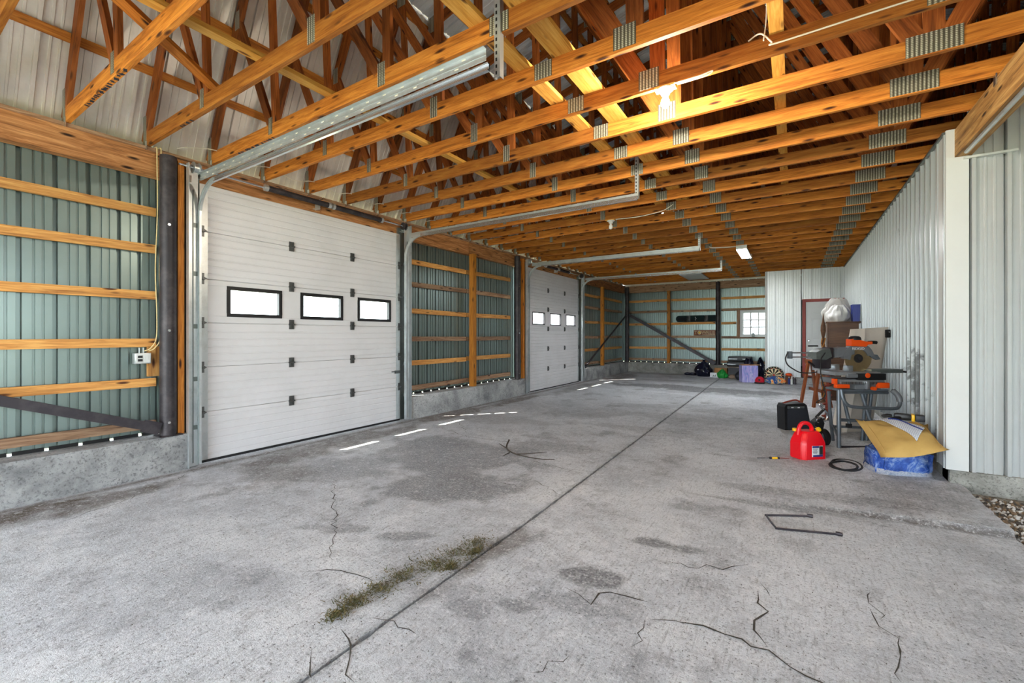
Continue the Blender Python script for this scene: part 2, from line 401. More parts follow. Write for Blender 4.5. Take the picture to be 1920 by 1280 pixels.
def slab(name, left):
    ys = np.concatenate([np.arange(YN, .3, .25), np.arange(.3, 7, .03), np.arange(7, 18.0, .06)])
    g = .008; vs = []; N = 150 if left else 125
    t = np.linspace(0, 1, N)
    Yg = np.repeat(ys[:, None], N, 1); J = joint_x(Yg)
    Xg = (-5.9+(J-g+5.9)*t[None, :]**(1/1.0)) if left else (J+g+(1.38-J-g)*t[None, :])
    if left: Xg = -5.9+(J-g+5.9)*t[None, :]
    jag = (fbm(Xg, Yg, .12, 3)-.5)*.03
    edge = t[None, :] > .999 if left else t[None, :] < .001
    Xg = Xg+np.where(edge, (-1 if left else 1)*np.abs(jag), 0)
    if not left: Xg = Xg+np.where(t[None, :] > .999, (fbm(Xg, Yg, .2, 8)-.5)*.06, 0)
    Z = slab_height(Xg, Yg); n = len(ys)
    V = np.stack([Xg, Yg, Z], -1).reshape(-1, 3)
    idx = np.arange(n*N).reshape(n, N)
    F = np.stack([idx[:-1, :-1], idx[:-1, 1:], idx[1:, 1:], idx[1:, :-1]], -1).reshape(-1, 4)
    # skirt down the two long edges
    for col in (0, N-1):
        b = len(V); S = V[idx[:, col]].copy(); S[:, 2] -= .09; V = np.concatenate([V, S])
        sk = np.arange(b, b+n)
        F = np.concatenate([F, np.stack([idx[:-1, col], idx[1:, col], sk[1:], sk[:-1]], -1)])
    me = bpy.data.meshes.new(name); me.from_pydata(V.tolist(), [], F.tolist())
    me.polygons.foreach_set('use_smooth', [True]*len(F)); me.set_sharp_from_angle(angle=R(50))
    D, L, B = stain_shade_fields(V[:, 0], V[:, 1])
    at = me.color_attributes.new('stain_shade', 'FLOAT_COLOR', 'POINT')
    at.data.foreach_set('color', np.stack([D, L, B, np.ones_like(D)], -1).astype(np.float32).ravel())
    me.materials.append(MATS['floor_concrete']); return obj(name, me, floor_o)
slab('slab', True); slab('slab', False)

# ---- long clad wall
wl = struct('wall_left', 'long shed wall of green ribbed metal with timber rails and concrete kerb', 'wall')
BAYS = ((YN, 2.07), (5.58, 9.45), (13.2, YF))
CURBS = ((YN, 2.15), (5.56, 9.47), (13.2, YF+.1))
for y0, y1 in BAYS:
    for a, w in rows(y1-y0):
        sheet('metal_sheet', w, ZC-.42, 'teal_metal', frame((XL, y0+a+w, .42), (0, -1, 0), (0, 0, 1)), wl, depth=.048, flip=-1)
for y0, y1 in CURBS:
    MB().box((-5.86, (y0+y1)/2, .19), (.32, y1-y0, .42), ch=.008).build('kerb', 'curb_concrete', wl)
SPL = {0: (YN, -.6, 1.95), 1: (5.58, 7.40, 9.15), 2: (13.25, 15.0, 17.6)}
for b, cuts in SPL.items():
    for z in GIRTS:
        for ya, yb in zip(cuts[:-1], cuts[1:]):
            top = 'grey_wood' if z < .6 or (z in (GIRTS[3], GIRTS[1]) and b) else 'girt_wood'
            board('girt', (-5.945, ya+.02, z+random.uniform(-.015, .015)), (-5.945, yb-.02, z+random.uniform(-.015, .015)), .09, .04, top, wl)
for ya, yb in ((YN, .2), (.2, 3.9), (3.9, 7.4), (7.4, 11.3), (11.3, 15.0), (15.0, BY)):
    board('header_beam', (-5.92, ya+.004, 3.365), (-5.92, yb-.004, 3.365), .27, .10, 'beam_wood', wl)
    board('top_plate', (-5.91, ya+.01, 3.514), (-5.91, yb-.01, 3.514), .03, .16, 'grey_wood', wl)
for b, (y0, y1) in enumerate(BAYS):       # foam closure blocks between the ribs above the kerb
    m = MB(); y = y1
    while y > y0+.1:
        m.box((-5.985, y-.148, .415), (.02, .19 if b else .205, .034)); y -= PITCH
    tag(m.build('closure_strip', 'matte_black', wl), kind='stuff')
# ---- far clad wall
wb = struct('wall_back', 'far end wall of green ribbed metal with timber rails', 'wall')
WX0, WX1, WZ0, WZ1 = -1.62, -.44, 1.43, 2.40
for x0, x1, z0, z1 in ((XL, WX0, .42, ZC), (WX0, WX1, .42, WZ0), (WX0, WX1, WZ1, ZC), (WX1, 7.66, .42, ZC)):
    for a, w in rows(x1-x0):
        sheet('metal_sheet', w, z1-z0, 'teal_metal', frame((x0+a, YF, z0), (1, 0, 0), (0, 0, 1)), wb, depth=.048, flip=1)
m = MB(); m.prism([(-6.0, 3.5), (7.7, 3.5), (7.7, 3.6), (6.35, 6.3), (.855, 7.75), (-4.65, 6.3), (-6.0, 3.6)], YF+.03, YF+.05, 'Y')
m.build('gable_sheet', 'roof_metal', wb)
MB().box((.85, YF-.1, .19), (13.6, .32, .42), ch=.008).build('kerb', 'footing_concrete', wb)
m = MB(); x = XL
while x < 1.0: m.box((x+.148, YF-.005, .415), (.215, .02, .034)); x += PITCH
tag(m.build('closure_strip', 'matte_black', wb), kind='stuff')
for z in GIRTS:
    for xa, xb in ((-5.75, -4.15), (-4.05, -2.45), (-2.25, .2)):
        if xb > 0 and abs(z-1.95) < .1: xb = -1.75
        board('girt', (xa, YF-.045, z+random.uniform(-.015, .015)), (xb, YF-.045, z+random.uniform(-.015, .015)), .09, .04, 'grey_wood' if z in (GIRTS[1], GIRTS[3], GIRTS[5]) else 'girt_wood', wb)
for xa, xb in ((-5.85, -2.3), (-2.3, 1.2)):
    board('header_beam', (xa, YF-.1, 3.365), (xb, YF-.1, 3.365), .27, .10, 'grey_wood', wb)

# ---- white clad room: long face, camera-facing face, far partition
wr = struct('wall_right', 'long white ribbed metal wall of the inner room', 'wall')
for a, w in rows(YP-YW):
    sheet('metal_sheet', w, ZC-.01-.17, 'white_metal_scuffed', frame((XW, YW+a, .17), (0, 1, 0), (0, 0, 1)), wr, flip=1)
MB().box((XW+.1, (YW+YP)/2, .04), (.2, YP-YW, .26), ch=.01).build('kerb', 'footing_concrete', wr)
m = MB(); m.box((XW-.012, YW+.11, 1.85), (.02, .26, 3.36)); m.box((XW+.06, YW-.012, 1.85), (.16, .02, 3.36))
m.build('corner_trim', 'trim_white', wr)
m = MB(); m.box((XW-.03, (YW+YP)/2, ZC-.018), (.03, YP-YW, .02)); m.build('top_trim', 'galvanised_dark', wr)
wt = struct('wall_return', 'white ribbed metal wall facing the gravel bay', 'wall')
for a, w in rows(4.8):
    sheet('metal_sheet', w, 3.65, 'white_metal', frame((XW+.14+a, YW, .17), (1, 0, 0), (0, 0, 1)), wt, flip=-1)
MB().box((XW+3.2, YW+.09, .0), (6.4, .26, .34), ch=.012).build('kerb', 'footing_concrete', wt)
MB().box((XW+.28, YW-.03, 3.225), (.36, .05, .02)).build('beam_flashing', 'trim_white', wt)
MB().box((7.66, 12, 1.9), (.06, 12.2, 3.9)).build('outer_sheet', 'white_metal', wt)
wf = struct('wall_front_blocker', 'unseen wall added behind the camera to cut light in the gravel bay', 'wall')
for a, w in rows(6.2): sheet('metal_sheet', w, 3.6, 'teal_metal', frame((1.46+a, YN, .0), (1, 0, 0), (0, 0, 1)), wf, flip=1)  # added out of view so less daylight reaches the white return wall
for y0, y1 in ((YN, .2), (3.2, YW)):
    for a, w in rows(y1-y0): sheet('metal_sheet', w, 3.6, 'teal_metal', frame((7.66, y0+a+w, .0), (0, -1, 0), (0, 0, 1)), wf, flip=1)  # unseen side pieces added likewise, a gap left for daylight
wp = struct('wall_partition', 'white ribbed metal partition with the red framed door', 'wall')
DX0, DX1, DZ0, DZ1 = .33, 1.20, .24, 2.52
XP0 = -.74
for x0, x1, z0 in ((XP0, .22, .2), (.22, XW, DZ1+.06)):
    for a, w in rows(x1-x0, .944):
        sheet('metal_sheet', w, ZC-.01-z0, 'white_metal', frame((x0+a, YP, z0), (1, 0, 0), (0, 0, 1)), wp, flip=-1)
MB().box(((XP0+XW)/2, YP-.05, .07), (XW-XP0, .2, .26), ch=.012).build('kerb', 'curb_concrete', wp)
MB().box((XP0+.02, YP-.01, 1.86), (.06, .06, 3.3)).build('corner_trim', 'trim_white', wp)
MB().box((XP0+.01, YP+.9, 1.86), (.02, 1.8, 3.3)).build('side_sheet', 'white_metal', wp)

# ---- roof: ribbed sheets on purlins
T0 = Vector((-5.90, 0, ZC+.05)); T1 = Vector((-5.20, 0, 5.0)); T2 = Vector((-4.60, 0, 6.22)); T3 = Vector((-2.83, 0, 6.68)); T4 = Vector((-1.0, 0, 7.16)); T5 = Vector((.855, 0, 7.64))
XC = .855
def mir(v): return Vector((2*XC-v[0], v[1], v[2]))
ce = struct('ceiling', 'underside of the metal gambrel roof on timber purlins', 'roof')
LEN = YF-YN
for sgn in (1, -1):
    for A, B, mat, steps in ((T0, T2, 'roof_metal', (.72, 1.45, 2.15, 2.85)), (T2, T5, 'roof_metal_top', (.35, .95, 1.55, 2.15, 2.75, 3.35, 3.95, 4.55, 5.15, 5.55))):
        a, b = (A, B) if sgn == 1 else (mir(A), mir(B))
        d = (b-a).normalized(); n = Vector((-d.z, 0, d.x))*sgn
        for s_ in steps:
            p = a+d*s_+n*.09
            for ya, yb in ((YN, .0), (.0, 4.9), (4.9, 9.8), (9.8, 14.0), (14.0, YF)):
                board('purlin', p+Vector((0, ya+.003, 0)), p+Vector((0, yb-.003, 0)), .089, .038, 'truss_wood', ce, up=d)
        ext0 = .16 if A is T0 else .03
        base = a-d*ext0+n*.112; L = (b-a).length+ext0+.03
        for k, w in rows(LEN):
            sheet('roof_sheet', w, L, mat, frame(base+Vector((0, YN+k, 0)), (0, 1, 0), d), ce, flip=-sgn)
for P, w in ((T2, .3), (mir(T2), .3), (T5, .3)):      # ridge and break flashings
    m = MB()
    if P is T5: m.prism([(P.x-.3, P.z+.07), (P.x, P.z+.15), (P.x+.3, P.z+.07), (P.x+.3, P.z+.08), (P.x, P.z+.16), (P.x-.3, P.z+.08)], YN, YF, 'Y')
    else:
        q = 1 if P.x < XC else -1
        m.prism([(P.x-q*.28, P.z-.22), (P.x-q*.115, P.z+.135), (P.x+q*.3, P.z+.225), (P.x+q*.3, P.z+.235), (P.x-q*.125, P.z+.145), (P.x-q*.29, P.z-.22)], YN, YF, 'Y')
    m.build('ridge_flashing', 'roof_metal', ce)
m = MB(); m.prism([(-6.0, 3.6), (7.7, 3.6), (6.35, 6.3), (.855, 7.75), (-4.65, 6.3)], YN-.05, YN-.03, 'Y')
m.build('gable_sheet', 'roof_metal', ce)

# ================================================================== ROOF TRUSSES
TY = [1.21+.62*k for k in range(-8, 27)]
def make_truss():
    r = thing('roof_truss', 'x', 'roof truss', (BX0, TY[0], ZC), 0, 'gambrel roof trusses'); off = Vector((BX0, 0, ZC))
    def bd(name, p, q, w, mat, y=0): return board(name, Vector(p)-off+Vector((0, y, 0)), Vector(q)-off+Vector((0, y, 0)), w, .038, mat, r, up=(0, 0, 1) if abs(p[0]-q[0]) > .3 else (1, 0, 0))
    zb = ZC+.07; S1, S2 = -1.67, 2*XC+1.67
    for xa, xb in ((-5.93, S1), (S1, S2), (S2, 2*XC+5.93)): bd('bottom_chord', (xa+.002, 0, zb), (xb-.002, 0, zb), .14, 'truss_wood')
    B1, B2, B3, B4 = -4.54, -2.83, -1.0, XC
    for f in (lambda v: v, mir):
        bd('top_chord', f(T0), f(T2), .14, 'web_wood'); bd('top_chord', f(T2), f(T5), .14, 'web_wood')
        zc = ZC+.14
        for p, q, w in ((Vector((B1, 0, zc)), T1, .089), (Vector((B1+.09, 0, zc)), T2, .089), (Vector((B2-.06, 0, zc)), T2, .089), (Vector((B2+.05, 0, zc)), T3, .089),
                        (Vector((B3-.08, 0, zc)), T3, .14), (Vector((B3+.06, 0, zc)), T4, .12), (Vector((B4-.1, 0, zc)), T4, .12)):
            bd('web', f(p), f(q), w, 'web_wood')
        # toothed connector plates, camera side
        for (x, z, w, h) in ((-5.86, ZC+.16, .075, .32), (B1+.02, ZC+.12, .07, .17), (B2-.01, ZC+.11, .085, .19), (B3-.01, ZC+.10, .165, .16), (S1, ZC+.075, .155, .13)):
            p = f(Vector((x, 0, z))); MB().box((0, 0, 0), (w, .004, h)).build('connector_plate', 'gusset_plate', r, Matrix.Translation(p-off+Vector((0, -.021, 0))))
        for T, w, h in ((T1, .09, .2), (T2, .16, .26), (T3, .2, .12), (T4, .2, .12)):
            p = f(T); MB().box((0, 0, 0), (w, .004, h)).build('connector_plate', 'gusset_plate', r, Matrix.Translation(p-off+Vector((0, -.021, 0))))
    bd('web', (XC, 0, ZC+.14), T5, .12, 'web_wood')
    MB().box((0, 0, 0), (.05, .004, .09)).build('hurricane_tie', 'bright_steel', r, Matrix.Translation(Vector((-5.82, -.022, ZC+.0))-off))
    MB().box((0, 0, 0), (.31, .004, .15)).build('connector_plate', 'gusset_plate', r, Matrix.Translation(Vector((XC, -.021, ZC+.085))-off))
    return r
ORD = 'first second third fourth fifth sixth seventh eighth ninth tenth eleventh twelfth thirteenth fourteenth fifteenth sixteenth seventeenth eighteenth nineteenth twentieth twenty-first twenty-second twenty-third twenty-fourth twenty-fifth twenty-sixth twenty-seventh'.split()
tr0 = make_truss()
for i, y in enumerate(TY):
    r = tr0 if i == 0 else copy_tree(tr0)
    r.location.y = y; k = i-8
    if k >= 0:
        extra = (' springing from the wall beside the steel column' if k == 1 else ' above the torsion spring of the big door' if 3 <= k <= 5 else ' over the bay between the doors' if 8 <= k <= 12 else ' over the smaller door' if 14 <= k <= 18 else ' near the far end wall' if k > 20 else '')
        r['label'] = f'timber roof truss, {ORD[k]} counted from the camera{extra}'
    else: r['label'] = f'timber roof truss overhead behind the camera, {ORD[-k-1]} back from it'
for k, xs in ((0, (-5.25, -4.3)), (1, (-5.0, -4.75)), (2, (-5.2, -4.5))):
    r_ = [o for o in bpy.data.objects if o.get('category') == 'roof truss' and abs(o.location.y-TY[8+k]) < .01][0]; m = MB(); x = xs[0]
    while x < xs[1]:
        w = random.uniform(.012, .05); m.box((x-BX0, random.uniform(-.004, .004), -.0008), (w, random.uniform(.02, .034), .001), rz=random.uniform(-.5, .5)); x += w+random.uniform(.01, .05)
    tag(m.build('lumber_stamp', 'stamp_ink', r_), kind='stuff')
# boards laid along the tops of the bottom chords
def brace(x, w, t, mat, lab, y0=.55, y1=17.2, x1=None, z=None):
    o = board('lateral_brace', (x, y0, z or ZC+.14+t/2+.002), (x if x1 is None else x1, y1, z or ZC+.14+t/2+.002), t, w, mat); tag(o, lab, 'timber brace'); return o
brace(-3.54, .089, .038, 'yellow_wood', 'pale narrow board laid along the truss bottoms above the big door side')
brace(-1.86, .13, .038, 'yellow_wood', 'pale yellow board along the truss bottoms, narrower of the middle pair')
brace(-1.50, .17, .038, 'yellow_wood', 'wide pale yellow board along the truss bottoms, wider of the middle pair')
brace(-.10, .09, .038, 'yellow_wood', 'pale yellow board along the truss bottoms above the lit bulb')
brace(-3.25, .089, .038, 'truss_wood', 'orange board laid slantwise across the truss bottoms by the wall', .35, 1.95, -4.45, ZC+.20)
brace(3.2, .09, .038, 'yellow_wood', 'pale board along the truss bottoms over the gravel bay', .5, 5.8)

# ================================================================== SECTIONAL DOORS
DXP = -5.80                                # inner face of the door leaves
def door_profile(z0, z1, pitch=.088, x=DXP, depth=.008, edge=.004):
    pts = [(x-.004, z0+.002), (x, z0+.008)]; z = z0+.05
    while z < z1-.04:
        pts += [(x, z), (x-depth, z+.006), (x-depth, z+.016), (x, z+.022)]; z += pitch
    pts += [(x, z1-.008), (x-.004, z1-.002)]
    return pts+[(x-.045, z1-.002), (x-.045, z0+.002)]
def extrude_y(m, prof, y0, y1):
    n = len(prof); vs = [(a, y, b) for y in (y0, y1) for a, b in prof]
    return m.add(vs, [(k, (k+1) % n, n+(k+1) % n, n+k) for k in range(n)]+[tuple(range(n)), tuple(range(n, 2*n))])
def hinge(parent, y, z, end=False):
    m = MB(); w = .07 if not end else .05
    m.box((DXP+.006, y, z+.035), (.008, w, .06)); m.box((DXP+.006, y, z-.035), (.008, w, .06)); m.tube([(DXP+.014, y-w*.6, z), (DXP+.014, y+w*.6, z)], .012, 8)
    if end: m.box((DXP+.03, y, z), (.06, .03, .03)); m.tube([(DXP+.05, y-.06, z), (DXP+.05, y+.03, z)], .008, 6)
    else:
        m.box((DXP+.014, y-.02, z), (.02, .014, .10)); m.box((DXP+.014, y+.02, z), (.02, .014, .10))
    m.build('hinge', 'hinge_steel', parent)
def sectional_door(name, label, y0, y1, bounds, wins, wz, wsec, stile, fr):
    d = struct(name, label, 'garage door')
    for i in range(6):
        z0, z1 = bounds[i], bounds[i+1]; m = MB()
        if i != wsec: extrude_y(m, door_profile(z0, z1), y0, y1)
        else:
            extrude_y(m, door_profile(z0, wz[0], .075), y0, y1); extrude_y(m, door_profile(wz[1], z1, .05), y0, y1)
            ys = [y0]+[q for w in wins for q in w]+[y1]
            for a, b in zip(ys[0::2], ys[1::2]): m.box((DXP-.0225, (a+b)/2, (wz[0]+wz[1])/2), (.045, b-a, wz[1]-wz[0]+.004))
        m.box((DXP-.038, (y0+y1)/2, z0), (.012, y1-y0, .04))
        p = m.build('panel', 'door_white', d)
        if i == wsec:
            for a, b in wins:
                f = MB(); t = fr
                for (c, s_) in (((a+b)/2, wz[0]+t/2-.006), ((a+b)/2, wz[1]-t/2+.006)): f.box((DXP-.018, c, s_), (.056, b-a+.02, t+.012))
                for c in (a+t/2-.006, b-t/2+.006): f.box((DXP-.018, c, (wz[0]+wz[1])/2), (.056, t+.012, wz[1]-wz[0]-2*t-.001))
                f.build('window_frame', 'black_plastic' if fr > .02 else 'dark_steel', p)
                MB().box((DXP-.025, (a+b)/2, (wz[0]+wz[1])/2), (.006, b-a-t, wz[1]-wz[0]-t)).build('window_pane', 'pane_glass', p)
        for e in (y0+.04, y1-.04): MB().box((DXP+.003, e, (z0+z1)/2), (.006, stile, z1-z0-.02)).build('end_stile', 'galvanised', p)
    for z in bounds[1:-1]:
        for y in (y0+(y1-y0)*.36, y0+(y1-y0)*.68): hinge(d, y, z)
        for y in (y0+.02, y1-.02): hinge(d, y, z, True)
    MB().box((DXP-.02, (y0+y1)/2, bounds[0]-.012), (.05, y1-y0, .028)).build('bottom_seal', 'matte_black', d)
    return d
d1 = sectional_door('door_1', 'large white sectional overhead door with three black framed windows', 2.30, 5.37, (.035, .60, 1.125, 1.645, 2.16, 2.715, 3.27),
                    ((2.60, 3.26), (3.545, 4.21), (4.50, 5.155)), (1.735, 2.085), 3, .085, .032)
d2 = sectional_door('door_2', 'farther white sectional overhead door with three small square windows', 9.70, 12.98, (.02, .56, 1.12, 1.675, 2.215, 2.75, 3.27),
                    ((10.02, 10.68), (11.02, 11.68), (12.05, 12.71)), (1.79, 2.11), 3, .07, .016)
for d, ys in ((d1, (2.30, 5.37)), (d2, (9.70, 12.98))):
    for sgn, y in ((-1, ys[0]), (1, ys[1])):
        board('jamb_board', (-5.80, y+sgn*.20, .40), (-5.80, y+sgn*.20, 3.44), .06, .10, 'truss_wood', d, up=(0, 1, 0)) if sgn < 0 else None
        m = MB(); m.box((-5.73, y+sgn*.10, 1.72), (.006, .11, 3.42)); m.box((-5.70, y+sgn*.155, 1.72), (.07, .006, 3.42)); m.build('jamb_channel', 'galvanised', d)
        MB().box((-5.87, y+sgn*.12, 1.7), (.08, .26, 3.38)).build('jamb_core', 'galvanised_dark', d)
# pull handle / slide lock on the big door
lk = MB(); lk.box((DXP+.02, 5.30, .86), (.03, .10, .05)); lk.box((DXP+.03, 5.24, .87), (.02, .14, .015)); lk.build('slide_lock', 'hinge_steel', d1)

# ---- tracks
def track(y, sgn, xe, label, zt=3.21, zcurve=.36, angle=True, yh=None, zhang=3.75):
    t = thing('door_track', label, 'door track', (-5.70, y, 0), 0, 'overhead door tracks'); L = lambda x, yy, z: (x+5.70, yy-y, z)
    # C section swept: vertical, quarter bend, horizontal
    xv = -5.70; path = [(xv, .03)]+[(xv, zt-zcurve)]
    for k in range(1, 9):
        a = PI/2*k/8; path.append((xv+zcurve*(1-math.cos(a)), zt-zcurve+zcurve*math.sin(a)))
    nb = len(path); path.append((xe, zt))
    def sweep(a, b):
        m = MB(); sec = [(-.026, -.012), (-.026, .012), (-.016, .012), (-.016, .0), (.016, .0), (.016, .012), (.026, .012), (.026, -.012)]
        pts = path[a:b]; vs = []; n = len(sec)
        for i, (x, z) in enumerate(pts):
            p0 = pts[max(i-1, 0)]; p1 = pts[min(i+1, len(pts)-1)]; tx, tz = p1[0]-p0[0], p1[1]-p0[1]; l = math.hypot(tx, tz); nx, nz = -tz/l, tx/l
            for q, r_ in sec: vs.append(L(x+nx*q, y+sgn*r_, z+nz*q))
        fs = [(i*n+k, i*n+(k+1) % n, (i+1)*n+(k+1) % n, (i+1)*n+k) for i in range(len(pts)-1) for k in range(n)]
        m.add(vs, fs); return m
    sweep(0, 2).build('vertical_rail', 'galvanised', t); sweep(1, nb).build('curved_rail', 'galvanised', t); sweep(nb-1, nb+1).build('horizontal_rail', 'bright_steel', t)
    m = MB(); m.box(L(-5.74, y+sgn*.055, 1.6), (.05, .006, 3.1)); m.box(L(-5.765, y+sgn*.075, 1.6), (.004, .05, 3.1)); m.build('wall_angle', 'galvanised_dark', t)
    if angle:   # stiffening angle above the horizontal run, with punched slots
        x0 = -5.60; m = MB(); zo = .062 if y < 3 else .03; m.box(L((x0+xe)/2, y+sgn*.03, zt+zo), (xe-x0, .004, .075)); m.box(L((x0+xe)/2, y+sgn*.03-.004, zt+zo), (xe-x0, .006, .012)); m.box(L((x0+xe)/2, y+sgn*.045, zt+zo+.038), (xe-x0, .03, .004))
        a_ = m.build('stiffening_angle', 'galvanised', t)
        m = MB(); x = x0+.12; k = 0
        while x < xe-.05 and y < 3:
            for zz in (.042, .084): m.box(L(x+(.06 if zz > .07 else 0), y+sgn*.03-.003, zt+zz), (.032, .0015, .009))
            x += .19
        if y < 3: tag(m.build('slots', 'cable_white', a_), kind='stuff')
    h = MB(); hy = yh if yh else y+sgn*.05; h.box(L(xe-.04, hy, (zt+zhang)/2+.02), (.045, .004, zhang-zt)); h.box(L(xe-.018, hy+.02, (zt+zhang)/2+.02), (.004, .045, zhang-zt)); hg = h.build('hanger', 'galvanised', t)
    sl = MB(); z = zt+.05
    while z < zhang-.02: sl.box(L(xe-.045, hy-.003, z), (.012, .002, .022)); z += .045
    tag(sl.build('holes', 'matte_black', hg), kind='stuff')
    for z in (.45, 1.0, 1.6, 2.2, 2.75):
        MB().box(L(-5.745, y+sgn*.03, z), (.05, .05, .05)).build('bracket', 'galvanised_dark', t)
    return t
track(2.26, -1, -1.63, 'galvanised track of the big door beside the steel column, nearer the camera', yh=2.41)
track(5.42, 1, -1.63, 'galvanised track of the big door beside the middle wall bay', yh=5.52)
track(9.66, -1, -1.62, 'galvanised track of the farther door beside the middle wall bay', zt=3.26, yh=9.86, zhang=3.7)
track(13.02, 1, -1.62, 'galvanised track of the farther door on the end wall side', zt=3.26, yh=13.2, zhang=3.7)
# ---- torsion shafts
def torsion(y0, y1, springs, label):
    t = thing('torsion_shaft', label, 'torsion spring', (-5.72, y0, 3.40)); o = Vector((-5.72, y0, 3.40)); L = lambda y, dx=0, dz=0: (dx, y-y0, dz)
    MB().tube([L(y0), L(y1)], .013, 8).build('shaft', 'bright_steel', t)
    for a, b in springs:
        m = MB(); n = int((b-a)/.012)
        prof = []
        for k in range(n+1): prof += [(.036+.004*(k % 2), a-y0+(b-a)*k/n)]
        m.lathe(prof, 14, axis='Y'); m.build('spring', 'black_steel', t)
        for e in (a, b): m = MB(); m.lathe([(.044, e-y0-.02), (.044, e-y0+.02)], 12, axis='Y'); m.build('spring_cone', 'galvanised', t)
    for y in (y0+.22, (y0+y1)/2, y1-.06):
        m = MB(); m.box(L(y, -.06, -.02), (.12, .006, .14)); m.box(L(y, -.085, -.08), (.05, .09, .006)); m.build('bracket', 'galvanised', t)
    for y in (y0+.16, y1-.1):
        m = MB(); m.lathe([(.02, y-y0-.03), (.065, y-y0-.03), (.065, y-y0-.022), (.05, y-y0-.015), (.05, y-y0+.02), (.065, y-y0+.028), (.02, y-y0+.03)], 16, axis='Y'); m.build('cable_drum', 'black_steel' if y > y0+1 else 'galvanised', t)
torsion(2.07, 5.50, ((3.02, 3.93), (4.0, 4.90)), 'steel shaft with two black springs above the big door')
torsion(9.55, 13.12, ((10.6, 11.3), (11.4, 12.1)), 'steel shaft with springs above the farther door')

# ================================================================== COLUMNS, POSTS, BRACES
def column(x, y, r, label, z1=3.46, bolts=(2.7, 1.55, .55)):
    t = thing('steel_column', label, 'column', (x, y, .40), 0)
    MB().lathe([(r, .012), (r, z1-.4)], 20).build('pipe', 'black_steel', t)
    MB().box((0, 0, .006), (r*2.6, r*2.6, .012)).build('base_plate', 'black_steel', t)
    for z in bolts:
        m = MB(); m.lathe([(.014, 0), (.014, .012)], 8, axis='X', c=(r-.003, -.02, z-.4)); m.build('bolt', 'bright_steel', t)
column(-5.775, 1.99, .078, 'black steel pipe column on the kerb beside the big door')
column(-5.78, 9.22, .07, 'dark steel pipe column on the kerb beside the farther door')
column(-5.72, 17.62, .08, 'black steel column in the far corner of the clad walls')
column(-2.33, 17.66, .075, 'black steel column on the far wall beside the snowboard')
def post(p, w, label):
    t = board('timber_post', (p[0], p[1], .40), (p[0], p[1], 3.24), w, w, 'post_wood', None, up=(0, 1, 0)); tag(t, label, 'timber post')
post((-5.80, 7.45), .11, 'upright timber post in the middle wall bay between the doors')
post((-5.80, 15.05), .11, 'upright timber post in the wall bay past the farther door')
post((-4.10, 17.74), .11, 'upright timber post on the far end wall')
def angle_bar(name, p0, p1, label, w=.085):
    p0, p1 = Vector(p0), Vector(p1); d = (p1-p0).normalized(); t = thing(name, label, 'steel brace', p0)
    side = d.cross(Vector((0, 0, 1))).normalized(); u = side.cross(d).normalized()
    m = MB()
    L = (p1-p0).length; M = Matrix((d, side, u)).transposed().to_4x4()
    m.box((L/2, 0, 0), (L, .008, w), M=M); m.box((L/2, .03, w/2), (L, .06, .008), M=M); m.build('angle_iron', 'dark_steel', t)
    g = MB(); g.box((.06, .004, .0), (.16, .01, w*1.5), M=M); g.build('gusset', 'dark_steel', t)
angle_bar('steel_brace', (-5.72, 1.88, .50), (-5.76, -1.6, 1.86), 'dark angle iron brace rising from the foot of the column by the big door')
angle_bar('steel_brace', (-5.74, 13.35, .46), (-5.74, 17.5, 2.28), 'dark steel brace slanting across the wall bay past the farther door')
angle_bar('steel_brace', (-2.45, 17.58, .46), (-5.6, 17.58, 2.30), 'dark steel brace slanting across the far end wall', .10)
# ---- header over the gravel bay
hb = thing('header_beam', 'weathered timber beam over the gravel bay opening', 'beam', (1.40, 6.0, 3.25))
board('timber', (0, -10, .135), (0, -.02, .135), .27, .12, 'weathered_wood', hb)
MB().tube([(-.02, -10, -.015), (-.02, -.2, -.015)], .018, 8).build('conduit', 'galvanised', hb)
for y in TY[2:15]:
    if y < 5.9: MB().box((-.066, y-6.0, .25), (.008, .05, .09)).build('hurricane_tie', 'bright_steel', hb)

# ================================================================== WINDOW AND PERSONNEL DOOR
wn = struct('window_1', 'small white sliding window with grilles in the far wall', 'window')
def ring(m, x0, x1, z0, z1, t, y, dp):
    for z in (z0+t/2, z1-t/2): m.box(((x0+x1)/2, y, z), (x1-x0, dp, t))
    for x in (x0+t/2, x1-t/2): m.box((x, y, (z0+z1)/2), (t, dp, z1-z0-2*t))
    return m
ring(MB(), WX0, WX1, WZ0, WZ1, .07, YF-.03, .12).build('window_frame', 'trim_white', wn)
xm = (WX0+WX1)/2
for xa, xb in ((WX0+.07, xm+.02), (xm-.02, WX1-.07)):
    yo = YF-.02 if xa < -1.2 else YF+.015
    s_ = ring(MB(), xa, xb, WZ0+.07, WZ1-.07, .04, yo, .03).build('sash', 'trim_white', wn)
    MB().box(((xa+xb)/2, yo, (WZ0+WZ1)/2), (xb-xa-.06, .005, WZ1-WZ0-.2)).build('pane', 'pane_glass', s_)
    MB().box(((xa+xb)/2, yo, (WZ0+WZ1)/2), (.045, .02, WZ1-WZ0-.2)).build('grille_bar', 'grille_white', s_)
    for f in (.333, .667): MB().box(((xa+xb)/2, yo, WZ0+.1+(WZ1-WZ0-.2)*f), (xb-xa-.06, .019, .045)).build('grille_bar', 'grille_white', s_)
board('side_stud', (WX0-.06, YF-.05, WZ0-.04), (WX0-.06, YF-.05, WZ1+.06), .10, .07, 'grey_wood', wn, up=(1, 0, 0))
MB().box((WX0+.42, YF-.09, WZ0+.075), (.08, .06, .15), ch=.01).build('sill_ornament', 'galvanised_dark', wn)
d3 = struct('door_3', 'white six panel door with a dark red frame', 'door')
m = MB(); yd = YP-.02
